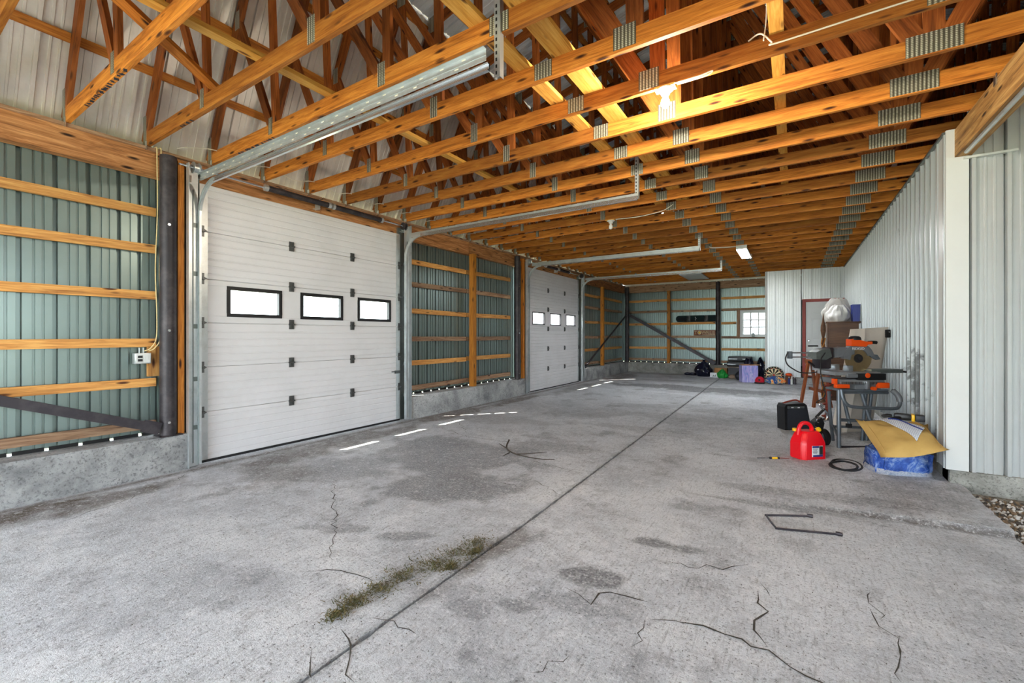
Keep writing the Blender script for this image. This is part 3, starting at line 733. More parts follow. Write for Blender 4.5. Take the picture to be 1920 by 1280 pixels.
m.box((DX0-.045, yd, (DZ0+DZ1)/2), (.085, .12, DZ1-DZ0)); m.box((DX1+.045, yd, (DZ0+DZ1)/2), (.085, .12, DZ1-DZ0)); m.box(((DX0+DX1)/2, yd, DZ1+.03), (DX1-DX0+.175, .12, .085)); m.box(((DX0+DX1)/2, yd, DZ0+.015), (DX1-DX0, .12, .03))
m.build('door_frame', 'red_frame', d3)
lf = MB().box(((DX0+DX1)/2, YP+.0, (DZ0+DZ1)/2+.015), (DX1-DX0-.01, .04, DZ1-DZ0-.035)).build('leaf', 'trim_white', d3)
for c0 in (DX0+.13, (DX0+DX1)/2+.05):
    for z0, z1 in ((DZ1-.40, DZ1-.16), (DZ1-1.18, DZ1-.50), (DZ0+.25, DZ0+.95)):
        pm = MB(); w_ = .27; ring(pm, c0, c0+w_, z0, z1, .025, YP-.026, .028); pm.box((c0+w_/2, YP-.024, (z0+z1)/2), (w_-.1, .024, z1-z0-.1), ch=.01); pm.build('raised_panel', 'trim_white', lf)
kb = MB(); kb.lathe([(.028, 0), (.028, -.006), (.012, -.01), (.012, -.035), (.028, -.045), (.03, -.06), (.018, -.075)], 14, (DX0+.07, YP-.02, 1.33), 'Y'); kb.build('knob', 'bright_steel', d3)

# ================================================================== GRAVEL BAY
gm = NT('gravel_bed'); _v = gm.coord(); gm.set(gm.ramp(gm.noise(_v, 35, 6, .75), [(.3, srgb(70, 62, 52)), (.5, srgb(140, 132, 120)), (.7, srgb(200, 196, 190))]), .95, 0, .1); gm.bump(gm.noise(_v, 30, 5, .7), .8, .03)
tag(MB().box((4.6, 1.0, -.075), (6.4, 10.2, .08)).build('gravel_bed', 'gravel_bed'), 'packed gravel floor of the side bay', 'gravel', None, 'structure')
for nm, col in (('stone_light', srgb(206, 202, 196)), ('stone_brown', srgb(134, 112, 88)), ('stone_dark', srgb(78, 72, 66))): painted(nm, col, .9, 0, .2, 20)
ico = bmesh.new(); bmesh.ops.create_icosphere(ico, subdivisions=1, radius=1.0); IV = [v.co.copy() for v in ico.verts]; IF = [[v.index for v in f.verts] for f in ico.faces]; ico.free()
me = bpy.data.meshes.new('gravel'); vs = []; fs = []; mi = []
for k in range(3200):
    x = 1.41+abs(random.gauss(0, .6)); y = random.uniform(2.4, 5.84); r = random.uniform(.008, .022); rot = Euler((random.uniform(0, 6), random.uniform(0, 6), random.uniform(0, 6))).to_matrix(); sc_ = Vector((1, random.uniform(.6, 1), random.uniform(.4, .8)))
    b = len(vs); z = -.033+r*.3
    vs += [tuple(rot @ Vector((v.x*sc_.x, v.y*sc_.y, v.z*sc_.z))*r+Vector((x, y, z))) for v in IV]; fs += [[b+i for i in f] for f in IF]; mi += [random.choice((0, 0, 1, 1, 2))]*len(IF)
me.from_pydata(vs, [], fs); [me.materials.append(MATS[n_]) for n_ in ('stone_light', 'stone_brown', 'stone_dark')]; me.polygons.foreach_set('material_index', mi); me.update()
tag(obj('gravel', me), 'loose pale and brown gravel beside the slab edge', 'gravel', None, 'stuff')

# ================================================================== FLOOR CRACKS
painted('crack_dirt', srgb(72, 68, 62), 1.0, 0, .3, 20)
def crack(pts, w=.008, jit=.025, seed=0):
    r = random.Random(seed); P = [Vector((*p, 0)) for p in pts]; Q = []
    for a, b in zip(P[:-1], P[1:]):
        n = max(2, int((b-a).length/.06))
        for k in range(n):
            f = k/n; Q.append(a.lerp(b, f)+Vector((r.uniform(-jit, jit), r.uniform(-jit, jit), 0)))
    Q.append(P[-1]); vs = []; N = len(Q)
    for i, p in enumerate(Q):
        d = (Q[min(i+1, N-1)]-Q[max(i-1, 0)]).normalized(); s_ = Vector((-d.y, d.x, 0)); ww = w*(.4+r.random()*.9)*(1-abs(2*i/(N-1)-1)**4*.8)
        for q in (p+s_*ww/2, p-s_*ww/2):
            z = float(slab_height(np.array([q.x]), np.array([q.y]))[0])+.003; vs.append((q.x, q.y, z))
    me = bpy.data.meshes.new('crack'); me.from_pydata(vs, [], [(2*i, 2*i+1, 2*i+3, 2*i+2) for i in range(N-1)]); me.materials.append(MATS['crack_dirt']); obj('crack', me, floor_o)
CR = [[(-1.61, 1.2), (-1.8, 1.35), (-1.94, 1.4)], [(-1.75, 1.11), (-1.94, 1.24)], [(-1.9, 1.57), (-1.59, 1.58)], [(-1.12, 2.34), (-0.95, 2.3), (-0.88, 2.46), (-0.68, 2.47)],
      [(-0.64, 2.33), (-0.63, 2.19), (-0.66, 2.06)], [(-0.64, 2.31), (-0.36, 2.44), (-0.14, 2.4), (0.03, 2.33), (0.2, 2.31)], [(-0.19, 2.91), (-0.11, 2.72), (-0.18, 2.53), (-0.1, 2.42)], [(-0.16, 3.06), (-0.11, 2.9)],
      [(0.37, 3.04), (0.41, 2.86), (0.44, 2.67), (0.39, 2.49)], [(0.38, 3.27), (0.39, 2.99)], [(-0.77, 2.96), (-0.51, 3.01), (-0.25, 3.22)], [(-2.26, 3.91), (-1.82, 3.69)],
      [(-2.76, 4.52), (-2.14, 4.42), (-1.85, 4.52)], [(-2.62, 1.58), (-2.44, 1.77), (-2.15, 1.78)], [(-4.0, 2.8), (-2.9, 2.05), (-2.53, 1.75)], [(-5.54, 1.7), (-5.36, 1.91), (-5.58, 2.16)],
      [(-4.9, 0.94), (-5.04, 1.29), (-5.17, 1.59)], [(-4.89, 5.34), (-3.99, 5.04), (-3.29, 5.11), (-2.84, 5.22)], [(-4.88, 5.87), (-4.19, 5.23)], [(0.38, 4.45), (0.67, 4.47)], [(-2.54, 3.64), (-2.18, 3.68)], [(-0.96, 1.66), (-0.93, 1.76), (-0.88, 1.86)]]
for i, c in enumerate(CR): crack(c, .007 if i not in (3, 5, 6) else .010, .03, i)

# ================================================================== CEILING FITTINGS AND WIRING
def bulb_holder(x, y, lit, label):
    t = thing('ceiling_light', label, 'ceiling light', (x, y, ZC), 0, 'bare bulb holders on the trusses')
    MB().box((0, 0, -.008), (.16, .09, .016)).build('mounting_board', 'yellow_wood', t)
    MB().lathe([(.03, -.062), (.036, -.055), (.04, -.035), (.064, -.024), (.066, -.016)], 20).build('porcelain_base', 'trim_white', t)
    MB().lathe([(.004, -.168), (.018, -.164), (.030, -.148), (.034, -.128), (.031, -.108), (.02, -.085), (.014, -.062)], 18).build('bulb', 'bulb_lit' if lit else 'bulb_off', t)
bulb_holder(-.88, TY[8+4], True, 'lit bare bulb in a porcelain holder under a truss')
bulb_holder(-2.70, TY[8+10], False, 'unlit bare bulb in a porcelain holder under a farther truss')
t = thing('fluorescent_fixture', 'white twin tube fluorescent fixture under the trusses', 'ceiling light', (-.98, 11.1, ZC))
m = MB(); m.prism([(-.06, -.002), (.06, -.002), (.11, -.05), (.11, -.095), (.104, -.095), (.104, -.05), (.05, -.045), (-.05, -.045), (-.104, -.05), (-.104, -.095), (-.11, -.095), (-.11, -.05)], 0, 1.45, 'Y'); m.build('housing', 'trim_white', t)  # housing widened, side lips added, to block upward light from the tubes
for x in (-.035, .035): MB().tube([(x, .05, -.068), (x, 1.40, -.068)], .014, 10).build('tube', 'tube_lit', t)
for y in (.02, 1.43): MB().box((0, y, -.04), (.22, .02, .09)).build('end_cap', 'trim_white', t)
t = thing('insulation_board', 'white foam board fixed flat under the far trusses', 'board', (-2.85, 16.05, ZC))
MB().box((0, 0, -.016), (.68, 1.65, .03)).build('board_panel', 'trim_white', t)
def wire(name, pts, r, mat, label, cat='cable', group=None):
    m = MB().tube(pts, r, 6); return tag(m.build(name, mat), label, cat, group)
def spline(P, n=8):
    P = [Vector(p) for p in P]; out = []
    for i in range(len(P)-1):
        p0, p1, p2, p3 = P[max(i-1, 0)], P[i], P[i+1], P[min(i+2, len(P)-1)]
        for k in range(n):
            t_ = k/n; out.append(.5*((2*p1)+(p2-p0)*t_+(2*p0-5*p1+4*p2-p3)*t_*t_+(3*p1-p0-3*p2+p3)*t_**3))
    return out+[P[-1]]
y4 = TY[12]-.028
wire('electric_cable', spline([(-.28, y4+.03, ZC+.16), (-.20, y4, ZC+.17), (-.13, y4, ZC+.085), (-.11, y4, ZC+.066), (.3, y4, ZC+.07), (.8, y4, ZC+.075), (1.24, y4, ZC+.08)]), .006, 'cable_white', 'white cable stapled along the truss beside the lit bulb')
wire('electric_cable', spline([(-.80, y4-.02, ZC-.015), (-.62, y4-.03, ZC-.02), (-.52, y4-.02, ZC-.005), (-.56, y4-.01, ZC-.022), (-.75, y4-.02, ZC-.03)]), .005, 'cable_white', 'loose loop of white cable next to the lit bulb holder')
wire('electric_cable', spline([(-.18, y4, ZC+.11), (-.16, y4-.02, ZC+.3), (-.17, y4-.1, ZC+.6)]), .005, 'cable_white', 'white cable hanging down beside the yellow board')
pw = [(-5.72, 2.05, 3.56)]
for k in range(2, 12): pw += [(-5.70, TY[8+k]-.30, 3.60), (-5.68, TY[8+k]-.025, 3.66)]
wire('electric_cable', spline(pw, 5), .005, 'cable_white', 'white cable sagging between the truss heels along the clad wall')
wire('electric_cable', spline([(-2.6, 7.38, ZC-.012), (-2.2, 7.36, ZC-.03), (-1.8, 7.3, ZC-.01), (-1.6, 7.2, ZC+.04)]), .006, 'cable_white', 'white cable leading away from the unlit bulb')
wire('electric_cable', spline([(-1.02, 11.1, ZC-.02), (-1.25, 11.05, ZC-.03), (-1.55, 11.0, ZC-.02), (-1.62, 10.9, ZC-.0), (-1.5, 10.85, ZC-.035), (-1.1, 11.0, ZC-.035)]), .007, 'cable_white', 'white cable loop feeding the fluorescent fixture')
# hanging cord and switch box by the steel column
t = thing('hanging_cord', 'doubled cream cord hanging down the wall beside the steel column', 'cord', (-5.84, 1.90, 1.42))
for dx, dy in ((0, 0), (.005, .035)):
    p = spline([(dx-.02, dy-.02, 2.10), (dx+.02, dy, 2.12), (dx+.03, dy, 2.0), (dx+.015, dy+.008, 1.4), (dx+.02, dy-.012, .8), (dx+.012, dy+.004, .35), (dx+.01, dy, .05), (dx+.01, dy-.05, -.06), (dx, dy-.10, -.09)], 8)
    MB().tube(p, .0055, 6).build('strand', 'rope_cream', t)
t = thing('switch_box', 'small grey electrical box on a wood block beside the steel column', 'electrical box', (-5.93, 1.79, 1.20))
MB().box((.045, 0, .05), (.07, .145, .115), ch=.006).build('box', 'galvanised', t)
MB().box((.083, .002, .05), (.004, .12, .09)).build('cover_plate', 'trim_white', t)
for dz in (-.018, .018):
    MB().box((.087, -.025, .05+dz), (.004, .04, .026)).build('socket', 'black_plastic', t)
MB().box((.087, .028, .06), (.006, .03, .034)).build('switch', 'trim_white', t)
for dy in (-.02, .015): MB().tube([(.045, dy, .10), (.045, dy, .165)], .008, 8).build('conduit_nipple', 'galvanised', t)
o = board('wood_block', (-5.92, 1.91, 1.05), (-5.92, 1.91, 1.375), .12, .05, 'girt_wood', None, up=(0, 1, 0)); tag(o, 'short rough wood block on the wall beside the steel column', 'wood block')

# ================================================================== FLOOR LITTER
t = wire('bent_rod', spline([(.134, 4.354, .012), (-.02, 4.27, .012), (-.175, 4.18, .012), (-.18, 4.15, .012), (-.115, 3.95, .012), (-.09, 3.935, .012), (.1, 4.0, .012), (.312, 4.073, .012)], 4), .008, 'dark_steel', 'bent dark steel rod lying on the concrete', 'metal rod')
for (x, y) in ((.118, 4.345), (.29, 4.066)):
    MB().lathe([(.015, -.02), (.015, .02)], 8, (x, y, .014), 'X').build('collar', 'dark_steel', t)
t = thing('fallen_branch', 'dry bare twig lying on the concrete by the big door', 'branch', (-2.9, 4.62, .01))
for i, P in enumerate(([(-3.3, 5.05, .05), (-3.16, 4.78, .015), (-2.91, 4.62, .01), (-2.57, 4.58, .015), (-2.37, 4.61, .03)], [(-2.91, 4.62, .012), (-2.76, 4.72, .02), (-2.6, 4.84, .03)], [(-3.02, 4.63, .012), (-2.99, 4.45, .02)], [(-3.16, 4.78, .015), (-3.31, 4.82, .05)])):
    pts = spline([Vector(p)-Vector((-2.9, 4.62, .01)) for p in P], 5); n = len(pts); MB().tube(pts, [.012*(1-.7*k/n)*(1 if i == 0 else .6) for k in range(n)], 6).build('twig', 'dry_twig', t)
painted('dry_grass', srgb(112, 100, 62), .9, 0, .4, 30); painted('moss_green', srgb(76, 78, 42), .9, 0, .4, 30)
vs = []; fs = []; mi = []
GC = [(-2.05, 1.46, .035), (-2.07, 1.58, .04), (-2.04, 1.74, .055), (-2.05, 1.9, .06), (-1.98, 2.1, .08), (-1.94, 2.3, .085), (-1.91, 2.5, .07), (-1.86, 2.15, .03), (-1.84, 2.4, .03)]
for k in range(3000):
    gx, gy, gs = random.choice(GC); x = gx+random.gauss(0, gs*.9)*random.choice((.5, 1, 1.3)); y = gy+random.gauss(0, gs*1.1)*random.choice((.4, 1, 1.3))
    if x > float(joint_x(y))-.01 and random.random() < .8: continue
    a = random.uniform(0, 2*PI); L_ = random.uniform(.008, .03); w_ = random.uniform(.0015, .004); z = .004+random.random()*.008; tl = random.uniform(-.2, .7)*L_
    d = Vector((math.cos(a), math.sin(a), 0)); s_ = Vector((-d.y, d.x, 0))*w_; c_ = Vector((x, y, z)); b = len(vs)
    vs += [tuple(c_-s_), tuple(c_+s_), tuple(c_+d*L_+Vector((0, 0, abs(tl)))+s_*.3), tuple(c_+d*L_+Vector((0, 0, abs(tl)))-s_*.3)]; fs.append((b, b+1, b+2, b+3)); mi.append(k % 2)
me = bpy.data.meshes.new('grass_clippings'); me.from_pydata(vs, [], fs); me.materials.append(MATS['dry_grass']); me.materials.append(MATS['moss_green']); me.polygons.foreach_set('material_index', mi)
tag(obj('grass_clippings', me), 'scatter of dry grass and moss beside the floor joint', 'grass', None, 'stuff')
# specks of grit
vs = []; fs = []
for k in range(1500):
    x = random.uniform(-4.5, 1.2); y = .8+abs(random.gauss(0, 2.2)); r = random.uniform(.001, .0032); b = len(vs); z = float(slab_height(np.array([x]), np.array([y]))[0])
    vs += [tuple(v*r*Vector((1, 1, 1)).x+Vector((x, y, z+r*.4))) for v in IV]; fs += [[b+i for i in f] for f in IF]
me = bpy.data.meshes.new('grit'); me.from_pydata(vs, [], fs); me.materials.append(MATS['stone_dark']); tag(obj('grit', me), 'fine grit scattered over the concrete floor', 'grit', None, 'stuff')

# ================================================================== THINGS BY THE WHITE WALL
CR_ = R(32.77)
def at(u_right, depth):
    """point on the floor: metres along the view's sideways axis and metres ahead"""
    s_, c_ = math.sin(CR_), math.cos(CR_); return (-s_*depth+c_*u_right, c_*depth+s_*u_right, 0)
painted('saw_orange', srgb(238, 84, 16), .4, 0, .1); painted('saw_grey', srgb(116, 120, 125), .45, .2, .2, 8); painted('aluminium', srgb(196, 200, 204), .32, .85, .2, 12)
painted('blade_steel', srgb(176, 152, 112), .28, .75, .25, 9); painted('stand_grey', srgb(112, 120, 128), .38, .5, .3, 6); painted('rubber_black', srgb(26, 26, 28), .7, 0, .2)
painted('can_red', srgb(232, 10, 28), .32, 0, .05); painted('cap_yellow', srgb(240, 190, 20), .4, 0, .05); painted('label_white', srgb(232, 234, 238), .5, 0, .02); painted('label_blue', srgb(30, 48, 120), .5, 0, .02); painted('label_dark', srgb(40, 40, 36), .5, 0, .02)
painted('rust_red', srgb(140, 54, 34), .6, .3, .4, 20); painted('tan_cloth', srgb(196, 162, 96), .85, 0, .25, 3, srgb(150, 112, 50), .2, .3); painted('cream_panel', srgb(216, 206, 194), .6, 0, .15, 2); painted('carpet_dark', srgb(34, 38, 46), .9, 0, .2, 30)

# ---- mitre saw stand and saw
OX, OY, _ = at(4.616, 5.9); SP = 138.6
def sx(u): return (u-1600)/SP
def sz(v): return 1.5-(v-628)/SP
st = thing('saw_stand', 'grey tubular folding saw stand under the mitre saw', 'tool stand', (OX, OY, 0), CR_)
def tube_part(name, P, r, mat, parent, n=10): return MB().tube(P, r, n).build(name, mat, parent)
tube_part('leg', [(sx(1556), -.16, sz(728)), (sx(1554), -.18, .02)], .026, 'stand_grey', st)
tube_part('leg', [(sx(1566), .12, sz(735)), (sx(1572), .16, sz(775)), (sx(1582), .2, .02)], .022, 'stand_grey', st)
tube_part('leg', [(sx(1576), -.02, sz(732)), (sx(1586), -.06, sz(792))], .022, 'stand_grey', st)
tube_part('leg', [(sx(1612), -.02, sz(732)), (sx(1626), -.06, sz(792)), (sx(1632), -.10, .02)], .024, 'stand_grey', st)
tube_part('leg', [(sx(1637), .12, sz(732)), (sx(1634), .16, .02)], .022, 'stand_grey', st)
tube_part('leg', [(sx(1648), .12, sz(732)), (sx(1642), .16, .02)], .022, 'stand_grey', st)
tube_part('handle_bar', spline([(sx(1556), -.2, sz(727)), (sx(1557), -.22, sz(742)), (sx(1563), -.24, sz(753)), (sx(1575), -.25, sz(757)), (sx(1610), -.25, sz(759)), (sx(1645), -.25, sz(760)), (sx(1656), -.24, sz(756)), (sx(1660), -.22, sz(745)), (sx(1656), -.2, sz(732)), (sx(1650), -.18, sz(728))], 5), .021, 'stand_grey', st)
tube_part('grip', spline([(sx(1660), -.22, sz(748)), (sx(1658), -.21, sz(738)), (sx(1651), -.18, sz(728))], 5), .034, 'saw_grey', st)
tube_part('cross_bar', [(sx(1560), -.12, sz(733)), (sx(1650), -.12, sz(734))], .018, 'stand_grey', st)
tube_part('cross_bar', [(sx(1566), -.06, sz(785)), (sx(1634), -.06, sz(788))], .022, 'stand_grey', st)
tube_part('cross_bar', [(sx(1570), .12, sz(802)), (sx(1634), .12, sz(805))], .018, 'stand_grey', st)
tube_part('cross_bar', [(sx(1554), -.18, .035), (sx(1645), -.18, .03)], .016, 'dark_steel', st)
tube_part('cross_bar', [(sx(1556), -.17, sz(818)), (sx(1572), .1, sz(800))], .016, 'stand_grey', st)
w_ = MB(); w_.lathe([(.03, -.03), (.10, -.03), (.115, -.018), (.115, .018), (.10, .03), (.03, .03)], 24, (sx(1546), .02, .117), 'X'); w_.build('wheel', 'rubber_black', st)
MB().lathe([(.0, -.036), (.06, -.036), (.06, .036), (.0, .036)], 16, (sx(1546), .02, .117), 'X').build('hub', 'saw_grey', st)
MB().box((sx(1605), 0, sz(729)), (.62, .30, .03), ch=.006).build('top_frame', 'stand_grey', st)
MB().box((sx(1586), -.05, sz(796)), (.05, .05, .05)).build('foot_cap', 'rubber_black', st)
ZB = sz(727.5)
sw = thing('mitre_saw', 'orange and grey sliding mitre saw with a large exposed blade', 'mitre saw', (OX, OY, ZB), CR_)
def z_(v): return sz(v)-ZB
m = MB(); m.box((sx(1608), 0, z_(722)), (.34, .34, .07), ch=.012); m.box((sx(1597), 0, z_(713)), (.58, .36, .07), ch=.02); m.build('base', 'saw_grey', sw)
MB().box((sx(1597), -.185, z_(713.5)), (.56, .012, .055), ch=.004).build('mitre_scale', 'aluminium', sw)
tk = MB(); x = sx(1560)
while x < sx(1636): tk.box((x, -.193, z_(715)), (.006, .003, .032)); x += .016
tag(tk.build('scale_marks', 'matte_black', sw), kind='stuff')
for u0, u1, v0, v1 in ((1546, 1570, 717, 724), (1622, 1642, 714, 724)): MB().box((sx((u0+u1)/2), -.19, z_((v0+v1)/2)), (sx(u1)-sx(u0), .06, (v1-v0)/SP), ch=.01).build('corner_cover', 'saw_orange', sw)
MB().box((sx(1547), -.17, z_(712)), (.04, .06, .07), ch=.008).build('corner_cover', 'saw_orange', sw)
MB().lathe([(.004, -.05), (.024, -.05), (.024, 0), (.01, .01)], 14, (sx(1613), -.19, z_(724.5)), 'Y').build('mitre_knob', 'saw_orange', sw)
MB().box((sx(1603), -.2, z_(719)), (.035, .05, .10), ch=.006).build('mitre_arm', 'aluminium', sw)
m = MB(); m.box((sx(1590), 0, z_(698.5)), (.60, .34, .045), ch=.006); m.build('table', 'aluminium', sw)
MB().box((sx(1612), -.17, z_(703.5)), (.37, .06, .085), ch=.006).build('front_housing', 'black_plastic', sw)
MB().box((sx(1578), -.175, z_(702)), (.14, .05, .05), ch=.012).build('side_housing', 'saw_grey', sw)
MB().lathe([(.002, -.012), (.03, -.01), (.034, 0)], 16, (sx(1604), -.202, z_(701)), 'Y').build('lock_button', 'saw_orange', sw)
MB().box((sx(1652), -.02, z_(694.5)), (.42, .16, .05), ch=.006).build('table_extension', 'galvanised_dark', sw)
tube_part('extension_rod', [(sx(1665), -.05, z_(694)), (sx(1696), -.05, z_(697))], .012, 'dark_steel', sw)
MB().box((sx(1560), .12, z_(689)), (.36, .03, .08), ch=.004).build('fence', 'aluminium', sw)
MB().box((sx(1588), -.02, z_(690)), (.06, .10, .08), ch=.008).build('fence', 'aluminium', sw)
for v in (661.5, 669.5): tube_part('slide_rail', [(sx(1482), .05, z_(v)), (sx(1580), .05, z_(v))], .0105, 'bright_steel', sw)
MB().box((sx(1485), .05, z_(665.5)), (.045, .06, .10), ch=.006).build('rail_cap', 'stand_grey', sw)
MB().prism([(sx(1527), z_(673)), (sx(1527), z_(660)), (sx(1538), z_(655)), (sx(1552), z_(653)), (sx(1556), z_(668)), (sx(1545), z_(674))], -.04, .14, 'Y').build('carriage', 'galvanised_dark', sw)
m = MB(); m.box((sx(1546), .06, z_(680)), (.16, .16, .16), ch=.02); m.box((sx(1557), .06, z_(662)), (.08, .14, .16), ch=.02); m.build('pivot_housing', 'dark_steel', sw)
tube_part('bevel_lever', [(sx(1516), .0, z_(678)), (sx(1528), .02, z_(686))], .014, 'black_plastic', sw)
MB().box((sx(1528), .04, z_(648.5)), (.12, .03, .02)).build('dust_port', 'black_plastic', sw)
MB().prism([(sx(1566), z_(669)), (sx(1567), z_(653)), (sx(1580), z_(650)), (sx(1600), z_(654)), (sx(1600), z_(664)), (sx(1580), z_(668))], -.02, .10, 'Y').build('arm', 'saw_grey', sw)
bx, bz = sx(1607), z_(671.5); BR = .188
# toothed blade
tv = []
NT_ = 60
for k in range(NT_):
    a0 = 2*PI*k/NT_; tv += [(bx+BR*math.cos(a0), bz+BR*math.sin(a0)), (bx+(BR-.010)*math.cos(a0+.07), bz+(BR-.010)*math.sin(a0+.07))]
MB().prism(tv, -.015, -.011, 'Y').build('blade', 'blade_steel', sw)
gp = [(bx+.205*math.cos(a), bz+.205*math.sin(a)) for a in [R(8)+k*R(172)/24 for k in range(25)]]+[(bx-.12, bz-.02), (bx-.10, bz+.06)]+[(bx+.125*math.cos(a), bz+.125*math.sin(a)) for a in [R(150)-k*R(135)/12 for k in range(13)]]
MB().prism(gp, -.035, .03, 'Y').build('upper_guard', 'saw_grey', sw)
MB().lathe([(.0, -.03), (.055, -.03), (.058, -.02), (.058, -.012)], 24, (bx, 0, bz), 'Y').build('blade_flange', 'rubber_black', sw)
MB().lathe([(.0, -.04), (.022, -.04), (.022, -.028)], 6, (bx, 0, bz), 'Y').build('arbor_bolt', 'dark_steel', sw)
MB().prism([(bx+.13, bz+.06), (bx+.25, bz+.05), (bx+.29, bz-.01), (bx+.24, bz-.02), (bx+.16, bz+.02)], -.03, -.005, 'Y').build('guard_lever', 'stand_grey', sw)
hb_ = MB().prism([(sx(1591), z_(648.5)), (sx(1591), z_(636)), (sx(1598), z_(634)), (sx(1611), z_(638)), (sx(1618), z_(640)), (sx(1630), z_(640)), (sx(1630), z_(645)), (sx(1622), z_(646)), (sx(1618), z_(649.5))], -.05, .05, 'Y').build('motor_cover', 'saw_orange', sw)
tube_part('handle_grip', spline([(sx(1628), 0, z_(642)), (sx(1636), 0, z_(641.5)), (sx(1643), 0, z_(642))], 4), .022, 'rubber_black', sw)
MB().lathe([(.075, 0), (.07, .03), (.05, .05), (.01, .055)], 18, (sx(1602), 0, z_(637)), 'Z').build('motor_cap', 'black_plastic', sw)
lettering('brand_lettering', 'RIDGID', .05, .001, 'label_white', sw, (sx(1605), -.037, z_(655.5)))
def local(o, p): return tuple(o.matrix_basis @ Vector(p))
SWM = Matrix.Translation((OX, OY, ZB)) @ Matrix.Rotation(CR_, 4, 'Z')
tube_part('power_cord', spline([(sx(1482), .05, z_(660)), (sx(1477), .05, z_(672)), (sx(1481), .05, z_(684)), (sx(1493), .05, z_(693)), (sx(1505), .05, z_(698.5)), (sx(1522), .04, z_(699.5)), (sx(1534), .02, z_(697))], 6), .008, 'rubber_black', sw)
tube_part('power_cord', spline([(sx(1550), .0, z_(656)), (sx(1540), -.05, z_(664)), (sx(1533), -.06, z_(675)), (sx(1533), -.06, z_(700)), (sx(1536), -.08, z_(722)), (sx(1537), -.1, z_(740)), (sx(1530), -.02, z_(752)), (sx(1529), -.02, z_(755))], 6), .007, 'rubber_black', sw)

# ---- chain hoist hanging behind the fuel can
hx, hy, _ = at((1537-960)/818.3*5.75, 5.75); H = lambda u, v, y=0: ((u-1537)/142.3, y, 1.5-(v-628)/142.3)
t = thing('lever_hoist', 'black lever hoist with a steel hook hung on the saw stand', 'hoist', (hx, hy, 0), CR_)
MB().prism([(H(1520, 818)[0], H(0, 818)[2]), (H(1524, 790)[0], H(0, 790)[2]), (H(1536, 781)[0], H(0, 781)[2]), (H(1541, 792)[0], H(0, 792)[2]), (H(1534, 822)[0], H(0, 822)[2])], -.05, .05, 'Y').build('gear_case', 'black_plastic', t)
tube_part('hook', spline([H(1543, 762), H(1537, 758), H(1540, 764), H(1549, 772), H(1551, 782), H(1546, 789), H(1538, 787)], 6), .014, 'bright_steel', t)
tube_part('lever', [H(1530, 782), H(1546, 766)], .016, 'black_plastic', t)
for k in range(7):
    c_ = H(1531-k*1.2, 781+k*4.5, -.04); mm = Matrix.Translation(c_) @ Euler((0 if k % 2 else PI/2, R(20), 0)).to_matrix().to_4x4()
    MB().tube([(math.cos(a)*.014, 0, math.sin(a)*.022) for a in [2*PI*i/10 for i in range(10)]], .005, 6, closed=True, M=mm).build('chain_link', 'bright_steel', t)
MB().box((H(1527, 822)[0], 0, .06), (.13, .12, .12), ch=.02).build('base_block', 'black_plastic', t)

# ---- coil spring strut
cx, cy, _ = at((1548-960)/818.3*7.6, 7.6)
t = thing('coil_spring_strut', 'rusty red coil spring strut standing behind the saw stand', 'car part', (cx, cy, 0), CR_)
hp = [(.055*math.cos(a)+.06*(a/44), .055*math.sin(a), .05+a*.0165) for a in [k*.35 for k in range(126)]]
MB().tube(hp, .012, 6).build('coil', 'rust_red', t)
MB().tube([(0, 0, .0), (.06, 0, .86)], .022, 10).build('damper_rod', 'rust_red', t)
MB().lathe([(.07, .0), (.07, .03), (.03, .05)], 16).build('lower_seat', 'dark_steel', t)
MB().lathe([(.09, .80), (.09, .83), (.03, .86)], 16, (.055, 0, 0)).build('upper_seat', 'dark_steel', t)

# ---- red fuel can
fx, fy = .150, 6.42
t = thing('fuel_can', 'red plastic fuel can with yellow caps on the concrete', 'fuel can', (fx, fy, 0), R(41.8))
bm = bmesh.new()
prof = [(.0, .97), (.015, 1.03), (.19, 1.03), (.22, 1.0), (.31, .66), (.335, .45), (.34, .4)]; W2, D2 = .16, .115; rings = []
for z, s_ in prof:
    w2, d2 = W2*(s_ if z < .2 else .35+.65*s_), D2*(s_ if z < .2 else .55+.45*s_); c = .035
    rings.append([bm.verts.new(p) for p in ((-w2+c, -d2, z), (w2-c, -d2, z), (w2, -d2+c, z), (w2, d2-c, z), (w2-c, d2, z), (-w2+c, d2, z), (-w2, d2-c, z), (-w2, -d2+c, z))])
for a, b in zip(rings[:-1], rings[1:]):
    for k in range(8): bm.faces.new((a[k], a[(k+1) % 8], b[(k+1) % 8], b[k]))
bm.faces.new(rings[0][::-1]); bm.faces.new(rings[-1]); bmesh.ops.recalc_face_normals(bm, faces=bm.faces[:])
bmesh.ops.bevel(bm, geom=[e for e in bm.edges if e.calc_face_angle(0) > .2], offset=.006, segments=2, affect='EDGES')
me = bpy.data.meshes.new('body'); bm.to_mesh(me); bm.free(); me.polygons.foreach_set('use_smooth', [True]*len(me.polygons)); me.set_sharp_from_angle(angle=R(24)); me.materials.append(MATS['can_red']); obj('body', me, t)
MB().tube(spline([(-.13, 0, .29), (-.12, 0, .37), (-.08, 0, .425), (-.01, 0, .43), (.045, 0, .39), (.06, 0, .33)], 5), .023, 10).build('carry_handle', 'can_red', t)
MB().lathe([(.034, .29), (.036, .32), (.036, .355), (.02, .36)], 16, (.115, -.01, 0)).build('spout_collar', 'black_plastic', t)
MB().lathe([(.028, .0), (.028, .03), (.01, .035)], 14, M=Matrix.Translation((.115, -.02, .345)) @ Euler((R(60), 0, 0)).to_matrix().to_4x4()).build('spout_cap', 'cap_yellow', t)
MB().lathe([(.028, .0), (.028, .03), (.012, .034)], 14, (-.13, .05, .33)).build('vent_cap', 'cap_yellow', t)
yl = -D2*1.03
